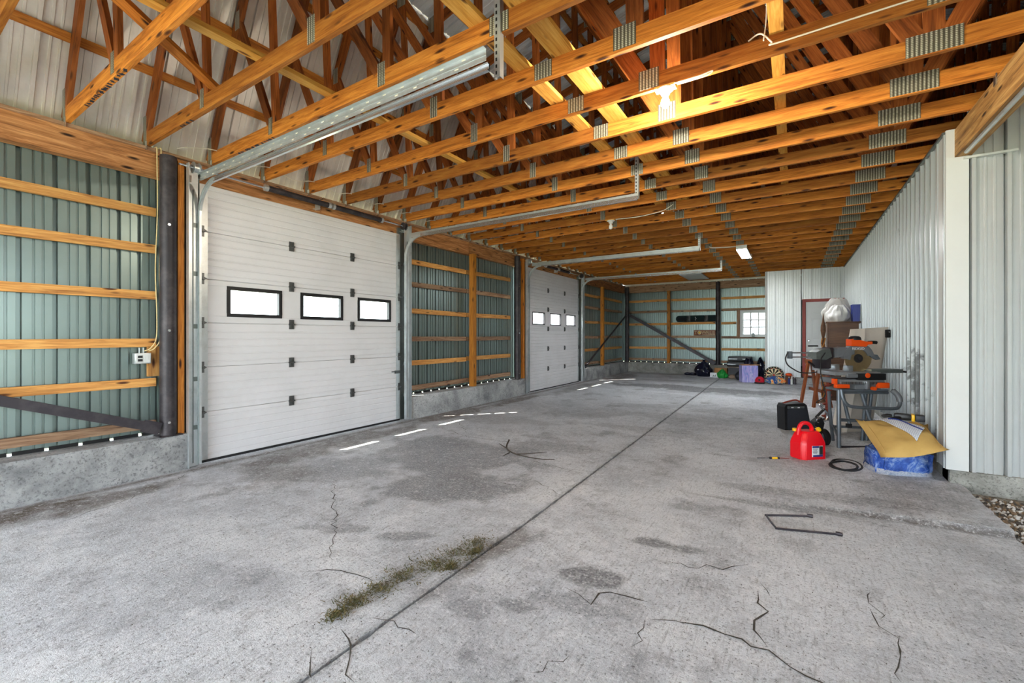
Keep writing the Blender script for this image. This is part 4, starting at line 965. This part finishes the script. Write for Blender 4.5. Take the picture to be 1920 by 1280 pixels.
lb = MB().box((.02, yl-.002, .115), (.145, .004, .13)).build('paper_label', 'label_white', t)
MB().box((-.005, yl-.005, .168), (.09, .002, .022)).build('label_band', 'label_blue', lb)
MB().box((.025, yl-.005, .062), (.13, .002, .022)).build('label_band', 'label_blue', lb)
MB().box((.067, yl-.005, .125), (.045, .002, .10)).build('label_picture', 'label_dark', lb)
for k in range(6): MB().box((-.013, yl-.005, .145-.011*k), (.066-.008*(k % 3), .002, .004)).build('label_text_line', 'label_dark', lb)
MB().prism([(-.06, .20), (.02, .20), (-.02, .10)], -W2*1.03-.002, -W2*1.03+.004, 'X').build('side_recess', 'can_red', t)
# ---- black equipment case
ex, ey, _ = at((1497-960)/818.3*6.85, 6.85); E_ = lambda u, v: ((u-1497)/119.5, 1.5-(v-628)/119.5)
t = thing('equipment_case', 'black equipment case with a red strap on its lid', 'case', (ex, ey+.02, 0), CR_)
pl = [E_(1472, 807), E_(1522, 807), E_(1513, 760), E_(1508, 756), E_(1474, 758), E_(1471, 764)]; pl = [(a, max(b, .002)) for a, b in pl]
MB().prism(pl, 0, .20, 'Y').build('shell', 'black_plastic', t)
MB().prism([(a*.86+.01, b*.80+.02) for a, b in pl], -.012, .01, 'Y').build('grille', 'carpet_dark', t)
MB().box((E_(1492, 765)[0], -.006, E_(0, 764)[1]), (.26, .012, .035)).build('trim_plate', 'galvanised_dark', t)
for k in (-.06, .04): MB().box((E_(1492, 765)[0]+k, -.013, E_(0, 764)[1]), (.035, .004, .012)).build('badge', 'label_white', t)
MB().tube(spline([(E_(1475, 0)[0], .1, E_(0, 758)[1]), (E_(1485, 0)[0], .1, E_(0, 754.5)[1]), (E_(1500, 0)[0], .1, E_(0, 752)[1]), (E_(1509, 0)[0], .1, E_(0, 756)[1])], 5), .014, 8).build('strap', 'rust_red', t)

# ---- leaning padded panel
px_, py_, _ = at((1613-960)/818.3*6.62, 6.62); Q = lambda u, v: ((u-1620)/123.6, max(1.5-(v-628)/123.6, .0))
t = thing('padded_panel', 'tall cream padded panel leaning on the white wall behind the saw', 'panel', (px_, py_, 0), CR_)
L0, L1, R0, R1 = Q(1603, 617), Q(1566, 814), Q(1673, 613), Q(1640, 814); vs = []; NU, NV = 12, 26
for side in (0, 1):
    for j in range(NV+1):
        for i in range(NU+1):
            a, b = i/NU, j/NV; x = (L0[0]*(1-b)+L1[0]*b)*(1-a)+(R0[0]*(1-b)+R1[0]*b)*a; z = (L0[1]*(1-b)+L1[1]*b)*(1-a)+(R0[1]*(1-b)+R1[1]*b)*a
            fold = .022*math.exp(-((a-.34)/.06)**2); ed = min(a, 1-a, b, 1-b); pad = .03*min(1, ed/.08)
            vs.append((x, (-pad-fold if side == 0 else .02), z))
n1 = (NU+1)*(NV+1); fs = []
for j in range(NV):
    for i in range(NU):
        q = j*(NU+1)+i; fs += [(q, q+1, q+NU+2, q+NU+1), (n1+q, n1+q+NU+1, n1+q+NU+2, n1+q+1)]
bd_ = [i for i in range(NU+1)]+[j*(NU+1)+NU for j in range(1, NV+1)]+[NV*(NU+1)+i for i in range(NU-1, -1, -1)]+[j*(NU+1) for j in range(NV-1, 0, -1)]
for a, b in zip(bd_, bd_[1:]+bd_[:1]): fs.append((a, b, n1+b, n1+a))
MB().add(vs, fs, True).build('padded_face', 'cream_panel', t)
MB().box((R0[0]-.05, -.045, R0[1]-.10), (.07, .03, .12), ch=.01).build('corner_clip', 'matte_black', t)
MB().lathe([(.012, -.005), (.012, .005)], 10, (R0[0]-.045, -.062, R0[1]-.075), 'Y').build('rivet', 'bright_steel', t)

# ---- dark wood cabinet and what is on it
t = thing('wood_cabinet', 'tall dark wood grained cabinet standing by the white wall', 'cabinet', (.94, 12.35, 0), 0)
MB().box((0, 0, .90), (.58, .48, 1.74)).build('body', 'dark_cabinet_wood', t); MB().box((0, 0, 1.785), (.62, .52, .03), ch=.006).build('top', 'dark_cabinet_wood', t)
MB().box((0, -.245, .92), (.50, .01, 1.62)).build('door_panel', 'dark_cabinet_wood', t); MB().box((.285, -.245, .90), (.03, .012, 1.7)).build('edge_trim', 'trim_white', t); MB().box((0, 0, .015), (.54, .44, .03)).build('plinth', 'matte_black', t)
def sack(parent, mat, rx, ry, h, seed, top=.25, name='sack'):
    r = random.Random(seed); NA, NH = 56, 26; ph = [r.uniform(0, 6.28) for _ in range(8)]; vs = []
    for j in range(NH+1):
        f = j/NH; base = (.86+.30*math.sin(min(f*1.5, 1)*PI*.75))*(1-(f**3.2)*(1-top)) if f < 1 else top
        for i in range(NA):
            a = 2*PI*i/NA; fo = .5+.9*f
            k = 1+fo*(.055*math.sin(5*a+ph[0]+3*f)+.05*math.sin(9*a+ph[1]-4*f)+.035*math.sin(17*a+ph[2]+6*f))+.05*math.sin(6*f+2*a+ph[3])+.035*math.sin(13*f-3*a+ph[4])
            x, y = rx*base*k*math.cos(a), ry*base*k*math.sin(a); z = h*f+h*.06*math.sin(2*a+ph[5])*f+h*.03*math.sin(7*a+ph[6])*f
            vs.append((x+rx*.15*math.sin(3*f+ph[7])*f, y, max(z, 0)))
    n = len(vs); vs += [(0, 0, 0), (sum(v[0] for v in vs[-NA:])/NA, 0, h*1.02)]
    fs = [(j*NA+i, j*NA+(i+1) % NA, (j+1)*NA+(i+1) % NA, (j+1)*NA+i) for j in range(NH) for i in range(NA)]
    fs += [(n, (i+1) % NA, i) for i in range(NA)]+[(n+1, NH*NA+i, NH*NA+(i+1) % NA) for i in range(NA)]
    return MB().add(vs, fs, True).build(name, mat, parent)
def blob(name, mat, rad, seed, parent=None, loc=(0, 0, 0), amp=.18, freq=2.4, sub=3, floor_z=0.0, crease=0.0, M=None):
    bm = bmesh.new(); bmesh.ops.create_icosphere(bm, subdivisions=sub, radius=1.0); rr = np.random.default_rng(seed); K = [(rr.normal(size=3), rr.uniform(0, 6)) for _ in range(9)]
    for v in bm.verts:
        p = np.array(v.co); n = sum(math.sin(float(np.dot(k, p))*freq+ph) for k, ph in K)/9
        n2 = sum(abs(math.sin(float(np.dot(k, p))*freq*2.1+ph)) for k, ph in K[:5])/5-.6
        s_ = 1+amp*n*1.8+crease*n2; v.co = Vector((p[0]*rad[0]*s_, p[1]*rad[1]*s_, p[2]*rad[2]*s_))
        v.co.z = max(v.co.z+rad[2]*.8, 0.0)
    me = bpy.data.meshes.new(name); bm.to_mesh(me); bm.free(); me.polygons.foreach_set('use_smooth', [True]*len(me.polygons)); me.materials.append(MATS[mat])
    return obj(name, me, parent, (M or Matrix.Translation(loc)))
painted('bag_white', srgb(206, 204, 200), .45, 0, .2, 5); painted('bag_white_dark', srgb(176, 172, 166), .5, 0, .2, 5); painted('bin_blue', srgb(10, 40, 128), .4, 0, .05); painted('bag_navy', srgb(16, 18, 40), .22, 0, .1); painted('bag_green', srgb(16, 140, 50), .35, 0, .1); painted('cardboard', srgb(176, 124, 78), .85, 0, .15, 6); painted('cardboard_dark', srgb(112, 70, 44), .85, 0, .15, 6); painted('bag_red', srgb(206, 16, 44), .5, 0, .1); painted('tote_dark', srgb(30, 32, 40), .5, 0, .1); painted('tan_lump', srgb(150, 130, 112), .8, 0, .2, 8)
t = thing('white_bag', 'bulging white plastic bag heaped on the wood cabinet', 'bag', (.84, 12.26, 1.80)); sack(t, 'bag_white', .19, .14, .36, 3, .5)
t = thing('white_bag', 'greyish white cloth sack on top behind the bulging bag', 'bag', (.88, 12.53, 1.80)); sack(t, 'bag_white_dark', .25, .06, .52, 5, .55)
t = thing('blue_bin', 'blue plastic bin on the edge of the wood cabinet', 'bin', (1.17, 12.30, 1.80))
MB().prism([(-.06, .0), (.06, .0), (.07, .36), (-.07, .36)], -.15, .15, 'Y').build('tub', 'bin_blue', t); MB().box((0, 0, .365), (.15, .32, .02), ch=.005).build('rim', 'bin_blue', t)
t = thing('carved_upright', 'carved dark wooden post with a pointed top beside the cabinet', 'lamp post', (.56, 11.75, 0)); t.name = 'carved_post'  # carved upright taken for part of a chair back, not a lamp
MB().lathe([(.14, 0), (.14, .03), (.04, .06), (.025, .1), (.025, 1.45), (.035, 1.5), (.05, 1.60), (.045, 1.70), (.022, 1.80), (.014, 1.88), (.003, 1.98)], 10).build('post', 'dark_cabinet_wood', t)
for q in range(3):
    MB().tube([(.032*math.cos(a+q*2.09), .032*math.sin(a+q*2.09), .12+a*.105) for a in [k*.3 for k in range(43)]], .011, 6).build('twist', 'post_wood', t)
# ---- wooden trestle
t = thing('wooden_trestle', 'reddish wooden trestle with splayed legs behind the saw', 'trestle', (.40, 11.2, 0), R(20))
for s1 in (-1, 1):
    for s2 in (-1, 1): board('leg', (s1*.16, s2*.30, .0), (s1*.03, s2*.26, .92), .085, .04, 'red_brown_wood', t, up=(0, 1, 0))
board('top_rail', (0, -.42, .93), (0, .42, .93), .09, .09, 'red_brown_wood', t); board('stretcher', (0, -.28, .35), (0, .28, .35), .06, .03, 'red_brown_wood', t)

# ---- blue wrapped pack, tan bag, towel, torch
blue = NT('wrap_blue'); _v = blue.coord(); blue.set(blue.ramp(blue.noise(_v, 7, 5, .7, 2.0), [(.3, srgb(20, 50, 130)), (.5, srgb(50, 96, 190)), (.66, srgb(150, 180, 226))]), .15, 0, .6); blue.bump(blue.noise(_v, 14, 5, .7, 2.0), .8, .03)
clear = NT('wrap_clear'); _v = clear.coord(); clear.set(clear.ramp(clear.noise(_v, 22, 5, .7, 1.5), [(.35, srgb(150, 170, 206)), (.6, srgb(226, 232, 240))]), .15, 0, .6); clear.bump(clear.noise(_v, 20, 5, .7, 2.0), .9, .03)
clear.b.inputs['Alpha'].default_value = .75
t = thing('wrapped_pack', 'blue pack in wrinkled clear plastic under the tan bag', 'package', (.945, 6.22, 0), R(14))
bm = bmesh.new(); bmesh.ops.create_cube(bm, size=1.0); bmesh.ops.bevel(bm, geom=bm.edges[:], offset=.12, segments=3, affect='EDGES'); bmesh.ops.subdivide_edges(bm, edges=bm.edges[:], cuts=2, use_grid_fill=True)
for v in bm.verts:
    n = math.sin(v.co.x*23+v.co.z*9)*math.sin(v.co.y*17+v.co.z*21); k = 1+.05*n; v.co = Vector((v.co.x*.48*k, v.co.y*.38*k, (v.co.z+.5)*.29+.004))
me = bpy.data.meshes.new('pack'); bm.to_mesh(me); bm.free(); me.polygons.foreach_set('use_smooth', [True]*len(me.polygons)); me.materials.append(MATS['wrap_blue']); obj('pack', me, t)
vs = []; NS = 64
for k in range(NS):
    a = 2*PI*k/NS; c, s_ = math.cos(a), math.sin(a); p = 4.0; r_ = (abs(c)**p+abs(s_)**p)**(-1/p); w = random.uniform(-.02, .02)
    for f, z in ((.250, .08), (.258, .05), (.268, .025), (.285+w*.8, .006)): vs.append((c*r_*f, s_*r_*f*.83, z+random.uniform(-.004, .008) if z > .03 else z))
MB().add(vs, [(4*k+j, 4*((k+1) % NS)+j, 4*((k+1) % NS)+j+1, 4*k+j+1) for k in range(NS) for j in range(3)], True).build('plastic_skirt', 'wrap_clear', t)
CA, CB, CC, CD = Vector((.61, 6.47, .52)), Vector((.742, 5.70, .27)), Vector((1.27, 5.80, .40)), Vector((1.24, 6.46, .53)); TB = Vector((.95, 6.1, .30))
def patch(a, b):   # a across, b front to back
    p = (CB*(1-a)+CC*a)*(1-b)+(CA*(1-a)+CD*a)*b; pinch = math.sin(PI*a)**.5*math.sin(PI*b)**.5
    c = (CA+CB+CC+CD)/4; cx_ = 1-.10*(1-abs(2*a-1)**3)*(abs(2*b-1)**6)-.12*(1-abs(2*b-1)**3)*(abs(2*a-1)**6)
    q = c+(p-c)*cx_; q.z -= .05*(abs(2*a-1)**4*(1-abs(2*b-1)**2)+abs(2*b-1)**4*(1-abs(2*a-1)**2)); return q, pinch
t = thing('tan_bag', 'tan canvas bag with pointed corners lying on the blue pack', 'bag', TB); NU = 26; vs = []
for side in (0, 1):
    for j in range(NU+1):
        for i in range(NU+1):
            a, b = i/NU, j/NU; p, k = patch(a, b); wr = (math.sin(a*19+b*7)+math.sin(a*8-b*15)+1.4*abs(math.sin(a*5+b*9+2*math.sin(a*4)))-.8)*.006*k
            p = p+Vector((0, 0, (.10*k+wr*1.8) if side == 0 else -.03*k)); vs.append(p-TB)
n1 = (NU+1)**2; fs = []
for j in range(NU):
    for i in range(NU):
        q = j*(NU+1)+i; fs += [(q, q+1, q+NU+2, q+NU+1), (n1+q, n1+q+NU+1, n1+q+NU+2, n1+q+1)]
bd_ = [i for i in range(NU+1)]+[j*(NU+1)+NU for j in range(1, NU+1)]+[NU*(NU+1)+i for i in range(NU-1, -1, -1)]+[j*(NU+1) for j in range(NU-1, 0, -1)]
for a, b in zip(bd_, bd_[1:]+bd_[:1]): fs.append((a, b, n1+b, n1+a))
MB().add(vs, fs, True).build('cushion', 'tan_cloth', t)
for e in (.09, .91):   # stitched seams
    MB().tube([patch(e, k/20)[0]+Vector((0, 0, .10*patch(e, k/20)[1]+.004))-TB for k in range(1, 20)], .004, 5).build('seam', 'tan_cloth', t)
tow = NT('towel_check'); _v = tow.coord((1, 1, 1)); 
chk = []
for d_ in ('X', 'Y'):
    w1 = tow.n('ShaderNodeTexWave', wave_type='BANDS', bands_direction=d_); w1.inputs['Scale'].default_value = 22; tow.l(_v, w1.inputs['Vector']); chk.append(tow.ramp(w1.outputs['Fac'], [(.75, 0.0), (.85, .7)]))
tow.set(tow.mix(tow.math('MAXIMUM', chk[0], chk[1]), srgb(226, 228, 232), srgb(108, 122, 152)), .9, 0, .1)
t = thing('tea_towel', 'white and blue checked towel draped over the tan bag', 'towel', TB); vs = []; NA, NB = 22, 14
for j in range(NB+1):
    for i in range(NA+1):
        s_, q = i/NA, j/NB; a = .26+.44*s_+.16*(q-.5)*(.4+s_); b = .86-.56*s_**1.1+.26*(q-.5)*(.5+.8*s_); p, k = patch(min(a, .97), min(max(b, .03), .97))
        vs.append(p+Vector((0, 0, .10*k+.022+.006*math.sin(s_*9+q*5)))-TB)
tw = MB().add(vs, [(j*(NA+1)+i, j*(NA+1)+i+1, (j+1)*(NA+1)+i+1, (j+1)*(NA+1)+i) for j in range(NB) for i in range(NA)], True).build('cloth', 'towel_check', t)
md = tw.modifiers.new('thickness', 'SOLIDIFY'); md.thickness = .004
st_ = [vs[(NB*3//4)*(NA+1)+i]+Vector((0, 0, .006)) for i in range(6, NA+1)]; MB().tube(st_, .006, 5).build('stripe', 'label_blue', t)
p, k = patch(.70, .88); t = thing('work_gloves', 'dark work glove with a yellow cuff band on the tan bag', 'glove', p+Vector((0, 0, .10*k+.02)), R(-8)); t.name = 'work_glove'
gl = MB(); gl.box((-.04, 0, .035), (.15, .12, .07), ch=.03)
for f in range(4): gl.tube([(-.13, -.04+f*.027, .03), (-.17, -.045+f*.03, .035), (-.205-.012*(f in (1, 2)), -.05+f*.033, .022)], [.014, .013, .010], 8)
gl.tube([(-.06, -.05, .03), (-.10, -.085, .03), (-.13, -.095, .022)], [.016, .014, .011], 8); gl.build('palm', 'black_plastic', t)
MB().box((.045, 0, .035), (.03, .125, .075), ch=.012).build('cuff_band', 'cap_yellow', t); MB().box((.10, 0, .035), (.08, .13, .07), ch=.018).build('cuff', 'tote_dark', t)

# ---- hose and screwdriver
hp = [(.36, 6.62), (.5, 6.66), (.62, 6.55), (.655, 6.3), (.61, 6.08), (.5, 6.0), (.40, 6.06), (.37, 6.22), (.42, 6.42), (.55, 6.48), (.64, 6.36), (.64, 6.15), (.55, 5.97), (.42, 5.98), (.35, 6.10), (.39, 6.26), (.50, 6.36), (.60, 6.26), (.58, 6.06), (.47, 5.93)]
wire('rubber_hose', spline([(x, y, .014+.0011*i) for i, (x, y) in enumerate(hp)], 7), .012, 'rubber_black', 'black rubber hose coiled on the floor beside the fuel can', 'hose')
t = thing('screwdriver', 'screwdriver with a yellow and black handle on the floor by the fuel can', 'screwdriver', (-.18, 6.17, .012), R(28))
MB().lathe([(.010, -.06), (.013, -.05), (.012, .0), (.014, .03), (.008, .05)], 10, axis='X').build('handle', 'cap_yellow', t)
for x in (-.055, .035): MB().lathe([(.0145, x-.012), (.0145, x+.012)], 10, axis='X').build('handle_ring', 'black_plastic', t)
MB().tube([(-.05, 0, 0), (-.21, 0, -.004)], .004, 6).build('shaft', 'dark_steel', t); MB().tube([(.05, 0, 0), (.16, 0, -.004)], .004, 6).build('tip', 'rust_red', t)

# ================================================================== THINGS AT THE FAR END
FY = 17.35
t = thing('bin_bag', 'large shiny black bin bag on the floor by the far column', 'bag', (-2.74, 17.25, 0)); sack(t, 'bag_navy', .27, .24, .52, 21); MB().lathe([(.05, .48), (.03, .53), (.07, .60)], 10).build('knot', 'bag_navy', t)
t = thing('rubber_boots', 'pair of dark shoes lying left of the bin bag', 'shoes', (-3.2, 17.35, 0)); t['label'] = 'heap of dark shoes on the floor beside the shiny bin bag'
for k, x in enumerate((-.12, .05)): blob('shoe', 'bag_navy', (.13, .07, .06), 30+k, t, (x, .04*k, 0), .1)
t = thing('small_box', 'small white printed box beside the green bag', 'box', (-2.36, 16.98, 0)); MB().box((0, 0, .08), (.25, .16, .16), ch=.004).build('carton', 'label_white', t); MB().prism([(-.06, .03), (.0, .10), (.03, .05), (.06, .12), (.08, .03)], -.083, -.081, 'Y').build('print', 'galvanised_dark', t)
t = thing('cardboard_box', 'plain cardboard box behind the small white box', 'box', (-2.20, 17.50, 0)); MB().box((0, 0, .15), (.42, .26, .30)).build('carton', 'cardboard', t); MB().box((0, 0, .302), (.42, .05, .004)).build('tape', 'rope_cream', t)
t = thing('green_bag', 'bright green plastic bag on the floor at the far end', 'bag', (-2.07, 16.85, 0)); sack(t, 'bag_green', .15, .12, .27, 41, .4); MB().tube(spline([(-.06, 0, .22), (-.03, 0, .30), (.03, 0, .30), (.06, 0, .22)], 5), .012, 6).build('handle', 'bag_green', t)
t = thing('paper_sack', 'crumpled brown paper sack beside the green bag', 'bag', (-1.74, 16.72, 0)); blob('sack', 'tan_lump', (.15, .11, .08), 43, t, amp=.1, crease=.2)
t = thing('storage_tote', 'dark storage tote with a grey lid under the black suitcases', 'tote', (-1.52, 17.34, 0)); MB().prism([(-.36, .002), (.36, .002), (.40, .36), (-.40, .36)], -.22, .22, 'Y').build('tub', 'tote_dark', t); MB().box((0, 0, .375), (.84, .48, .03), ch=.006).build('lid', 'tan_lump', t)
for k, (z, lab) in enumerate(((.392, 'black suitcase lying flat on the storage tote'), (.58, 'black suitcase on top, uppermost of the two lying flat'))):
    t = thing('suitcase', lab, 'suitcase', (-1.60+.03*k, 17.28, z), R(3*k), 'suitcases on the storage tote'); MB().box((0, 0, .085), (.74, .42, .165), ch=.03).build('shell', 'black_plastic', t); MB().box((0, -.212, .085), (.70, .006, .012)).build('zip', 'galvanised', t); MB().tube(spline([(-.08, -.21, .09), (-.06, -.24, .09), (.06, -.24, .09), (.08, -.21, .09)], 4), .01, 6).build('handle', 'galvanised_dark', t)
t = thing('mesh_bag', 'dark mesh bag tucked between the tote and the purple box', 'bag', (-1.50, 16.35, 0)); blob('sack', 'tote_dark', (.14, .16, .17), 47, t, amp=.12, crease=.1)
pur = NT('purple_print'); _v = pur.coord((6, 6, 1.2)); pur.set(pur.ramp(pur.noise(_v, 2.5, 5, .6, .8), [(.35, srgb(120, 150, 220)), (.5, srgb(184, 170, 232)), (.62, srgb(206, 206, 240)), (.72, srgb(90, 110, 200))]), .5)
t = thing('printed_box', 'purple and blue streaked box in front of the far stack', 'box', (-1.20, 15.85, 0), R(20)); MB().box((0, 0, .265), (.46, .34, .53)).build('carton', 'purple_print', t); MB().box((.232, .0, .265), (.004, .33, .53)).build('side_panel', 'cardboard_dark', t)
for a, b in ((-.12, 'cardboard'), (.14, 'cardboard')): MB().box((a+.05, .1, .545), (.26, .30, .02), ry=R(-4)).build('flap', b, t)
for k, (x, y, z, r_, lab) in enumerate(((-1.26, 16.65, .0, (.16, .17, .36), 'tall dark navy bag standing behind the purple box'), (-.90, 16.75, .0, (.11, .15, .38), 'dark navy bag against the edge of the white partition'))):
    t = thing('navy_bag', lab, 'bag', (x, y, z), 0, 'navy bags at the far end'); sack(t, 'bag_navy', r_[0], r_[1], r_[2]*1.9, 60+k, .5)
t = thing('red_bag', 'red bag with a dark base in front of the purple box', 'bag', (-.87, 15.55, 0)); blob('sack', 'bag_red', (.13, .10, .12), 71, t, amp=.08, crease=.1); MB().box((0, 0, .02), (.28, .2, .04), ch=.015).build('base', 'matte_black', t); MB().lathe([(.03, 0), (.03, .01)], 12, (.0, -.13, .12), 'Y').build('badge', 'matte_black', t)
# dartboard
painted('dart_cream', srgb(222, 206, 164), .8, 0, .05); painted('dart_black', srgb(22, 22, 20), .8, 0, .05); painted('dart_red', srgb(180, 40, 34), .8, 0, .05)
t = thing('dartboard', 'round black and cream dartboard leaning on the white partition', 'dartboard', (-.50, 15.80, .26)); t.rotation_euler = (R(-12), 0, 0)
MB().lathe([(.27, .0), (.27, .035), (.0, .035)], 40, axis='Y').build('rim', 'dart_black', t)
for k in range(20):
    a0, a1 = 2*PI*(k-.5)/20, 2*PI*(k+.5)/20
    for r0, r1, cc in ((.03, .20, ('dart_cream', 'dart_black')[k % 2]), (.20, .215, ('dart_red', 'dart_cream')[k % 2])):
        MB().prism([(r0*math.cos(a0), r0*math.sin(a0)), (r1*math.cos(a0), r1*math.sin(a0)), (r1*math.cos(a1), r1*math.sin(a1)), (r0*math.cos(a1), r0*math.sin(a1))], -.003, .0, 'Y').build('segment', cc, t)
    MB().box((.243*math.cos(2*PI*k/20), -.003, .243*math.sin(2*PI*k/20)), (.02, .003, .022)).build('number_mark', 'dart_cream', t)
MB().lathe([(.03, -.004), (.03, .0)], 16, axis='Y').build('bullseye', 'dart_red', t)
flm = NT('printed_cloth'); _v = flm.coord(); flm.set(flm.ramp(flm.noise(_v, 5, 4, .6, 1.0), [(.36, srgb(30, 70, 140)), (.44, srgb(90, 120, 150)), (.5, srgb(240, 190, 120)), (.58, srgb(240, 110, 30)), (.68, srgb(220, 40, 30))], 'CONSTANT'), .7)
t = thing('printed_towel', 'crumpled orange and blue printed towel in front of the dartboard', 'towel', (-.45, 15.62, 0)); blob('cloth', 'printed_cloth', (.27, .11, .14), 81, t, amp=.12, crease=.2, sub=4)
t = thing('orange_cap', 'orange cap lying beside the dartboard', 'cap', (-.11, 15.83, .252)); blob('crown', 'saw_orange', (.09, .08, .05), 83, t, amp=.05); MB().box((.06, -.04, .01), (.12, .09, .012), ch=.005).build('brim', 'saw_orange', t)
t = thing('box_of_bottles', 'open carton under the orange cap', 'box', (-.12, 15.86, 0)); t.name = 'open_carton'; MB().box((0, 0, .125), (.16, .14, .25), ch=.004).build('carton', 'cardboard_dark', t)
for k, (x, c, lab) in enumerate(((-.10, 'label_blue', 'dark blue bottle with a white cap beside the dartboard'), (-.03, 'trim_white', 'white bottle next to the dark blue bottle'), (.05, 'dark_steel', 'grey spray can at the end of the bottle row'))):
    t = thing('bottle', lab, 'bottle', (x, 15.68+.02*k, 0)); MB().lathe([(.033, 0), (.035, .01), (.035, .15), (.014, .19), (.014, .205)], 14).build('body', c, t); MB().lathe([(.017, .205), (.017, .235), (.01, .24)], 12).build('cap', 'trim_white', t)
# snowboard and sign resting on the rails of the far wall
t = thing('snowboard', 'dark snowboard with bindings resting on a rail of the far wall', 'snowboard', (-3.07, 17.80, 2.0)); pts = []
for k in range(13): a = PI/2+PI*k/12; pts.append((-.65+.125*math.cos(a), .128+.125*math.sin(a)))
for k in range(13): a = -PI/2+PI*k/12; pts.append((.65+.125*math.cos(a), .128+.125*math.sin(a)))
sb = NT('snowboard_print'); _v = sb.coord((1.2, 1, 3)); sb.set(sb.ramp(sb.noise(_v, 1.6, 3, .5), [(.4, srgb(12, 14, 22)), (.55, srgb(10, 34, 34)), (.65, srgb(14, 20, 46))]), .7, 0, .2)
MB().prism(pts, -.012, .0, 'Y').build('deck', 'snowboard_print', t)
for x in (-.30, .32):
    bd2 = MB(); bd2.box((x, -.03, .13), (.13, .03, .24), ch=.01); bd2.box((x, -.09, .05), (.11, .10, .03), ch=.01); bd2.build('binding', 'black_plastic', t); MB().tube(spline([(x-.05, -.04, .05), (x-.03, -.12, .10), (x-.03, -.1, .2), (x-.05, -.04, .22)], 4), .012, 6).build('strap', 'matte_black', t)
for k in range(3): MB().lathe([(.014, -.014), (.014, -.011)], 10, (-.06+.02*(k % 2), 0, .08+.05*k), 'Y').build('sticker', 'trim_white', t)
t = thing('wall_sign', 'dark wooden sign with cream cut letters on the far wall', 'sign', (-2.81, 17.83, 1.475))
MB().box((0, 0, .115), (.76, .02, .20), ch=.004).build('plaque', 'red_brown_wood', t)
MB().box((.14, -.012, .035), (.44, .006, .02)).build('underline', 'dart_cream', t)
for ch_, x in (('T', -.31), ('W', -.02), ('R', .11), ('L', .21), ('E', .31)):
    lettering('letter', ch_, .17, .006, 'dart_cream', t, (x, -.014, .06))
MB().tube([(-.18+.055*math.cos(a), -.014, .12+.055*math.sin(a)) for a in [2*PI*k/24 for k in range(24)]], .016, 8, closed=True).build('letter', 'dart_cream', t)
MB().lathe([(.035, -.016), (.035, -.01)], 16, (-.18, 0, .12), 'Y').build('medallion', 'cap_yellow', t)
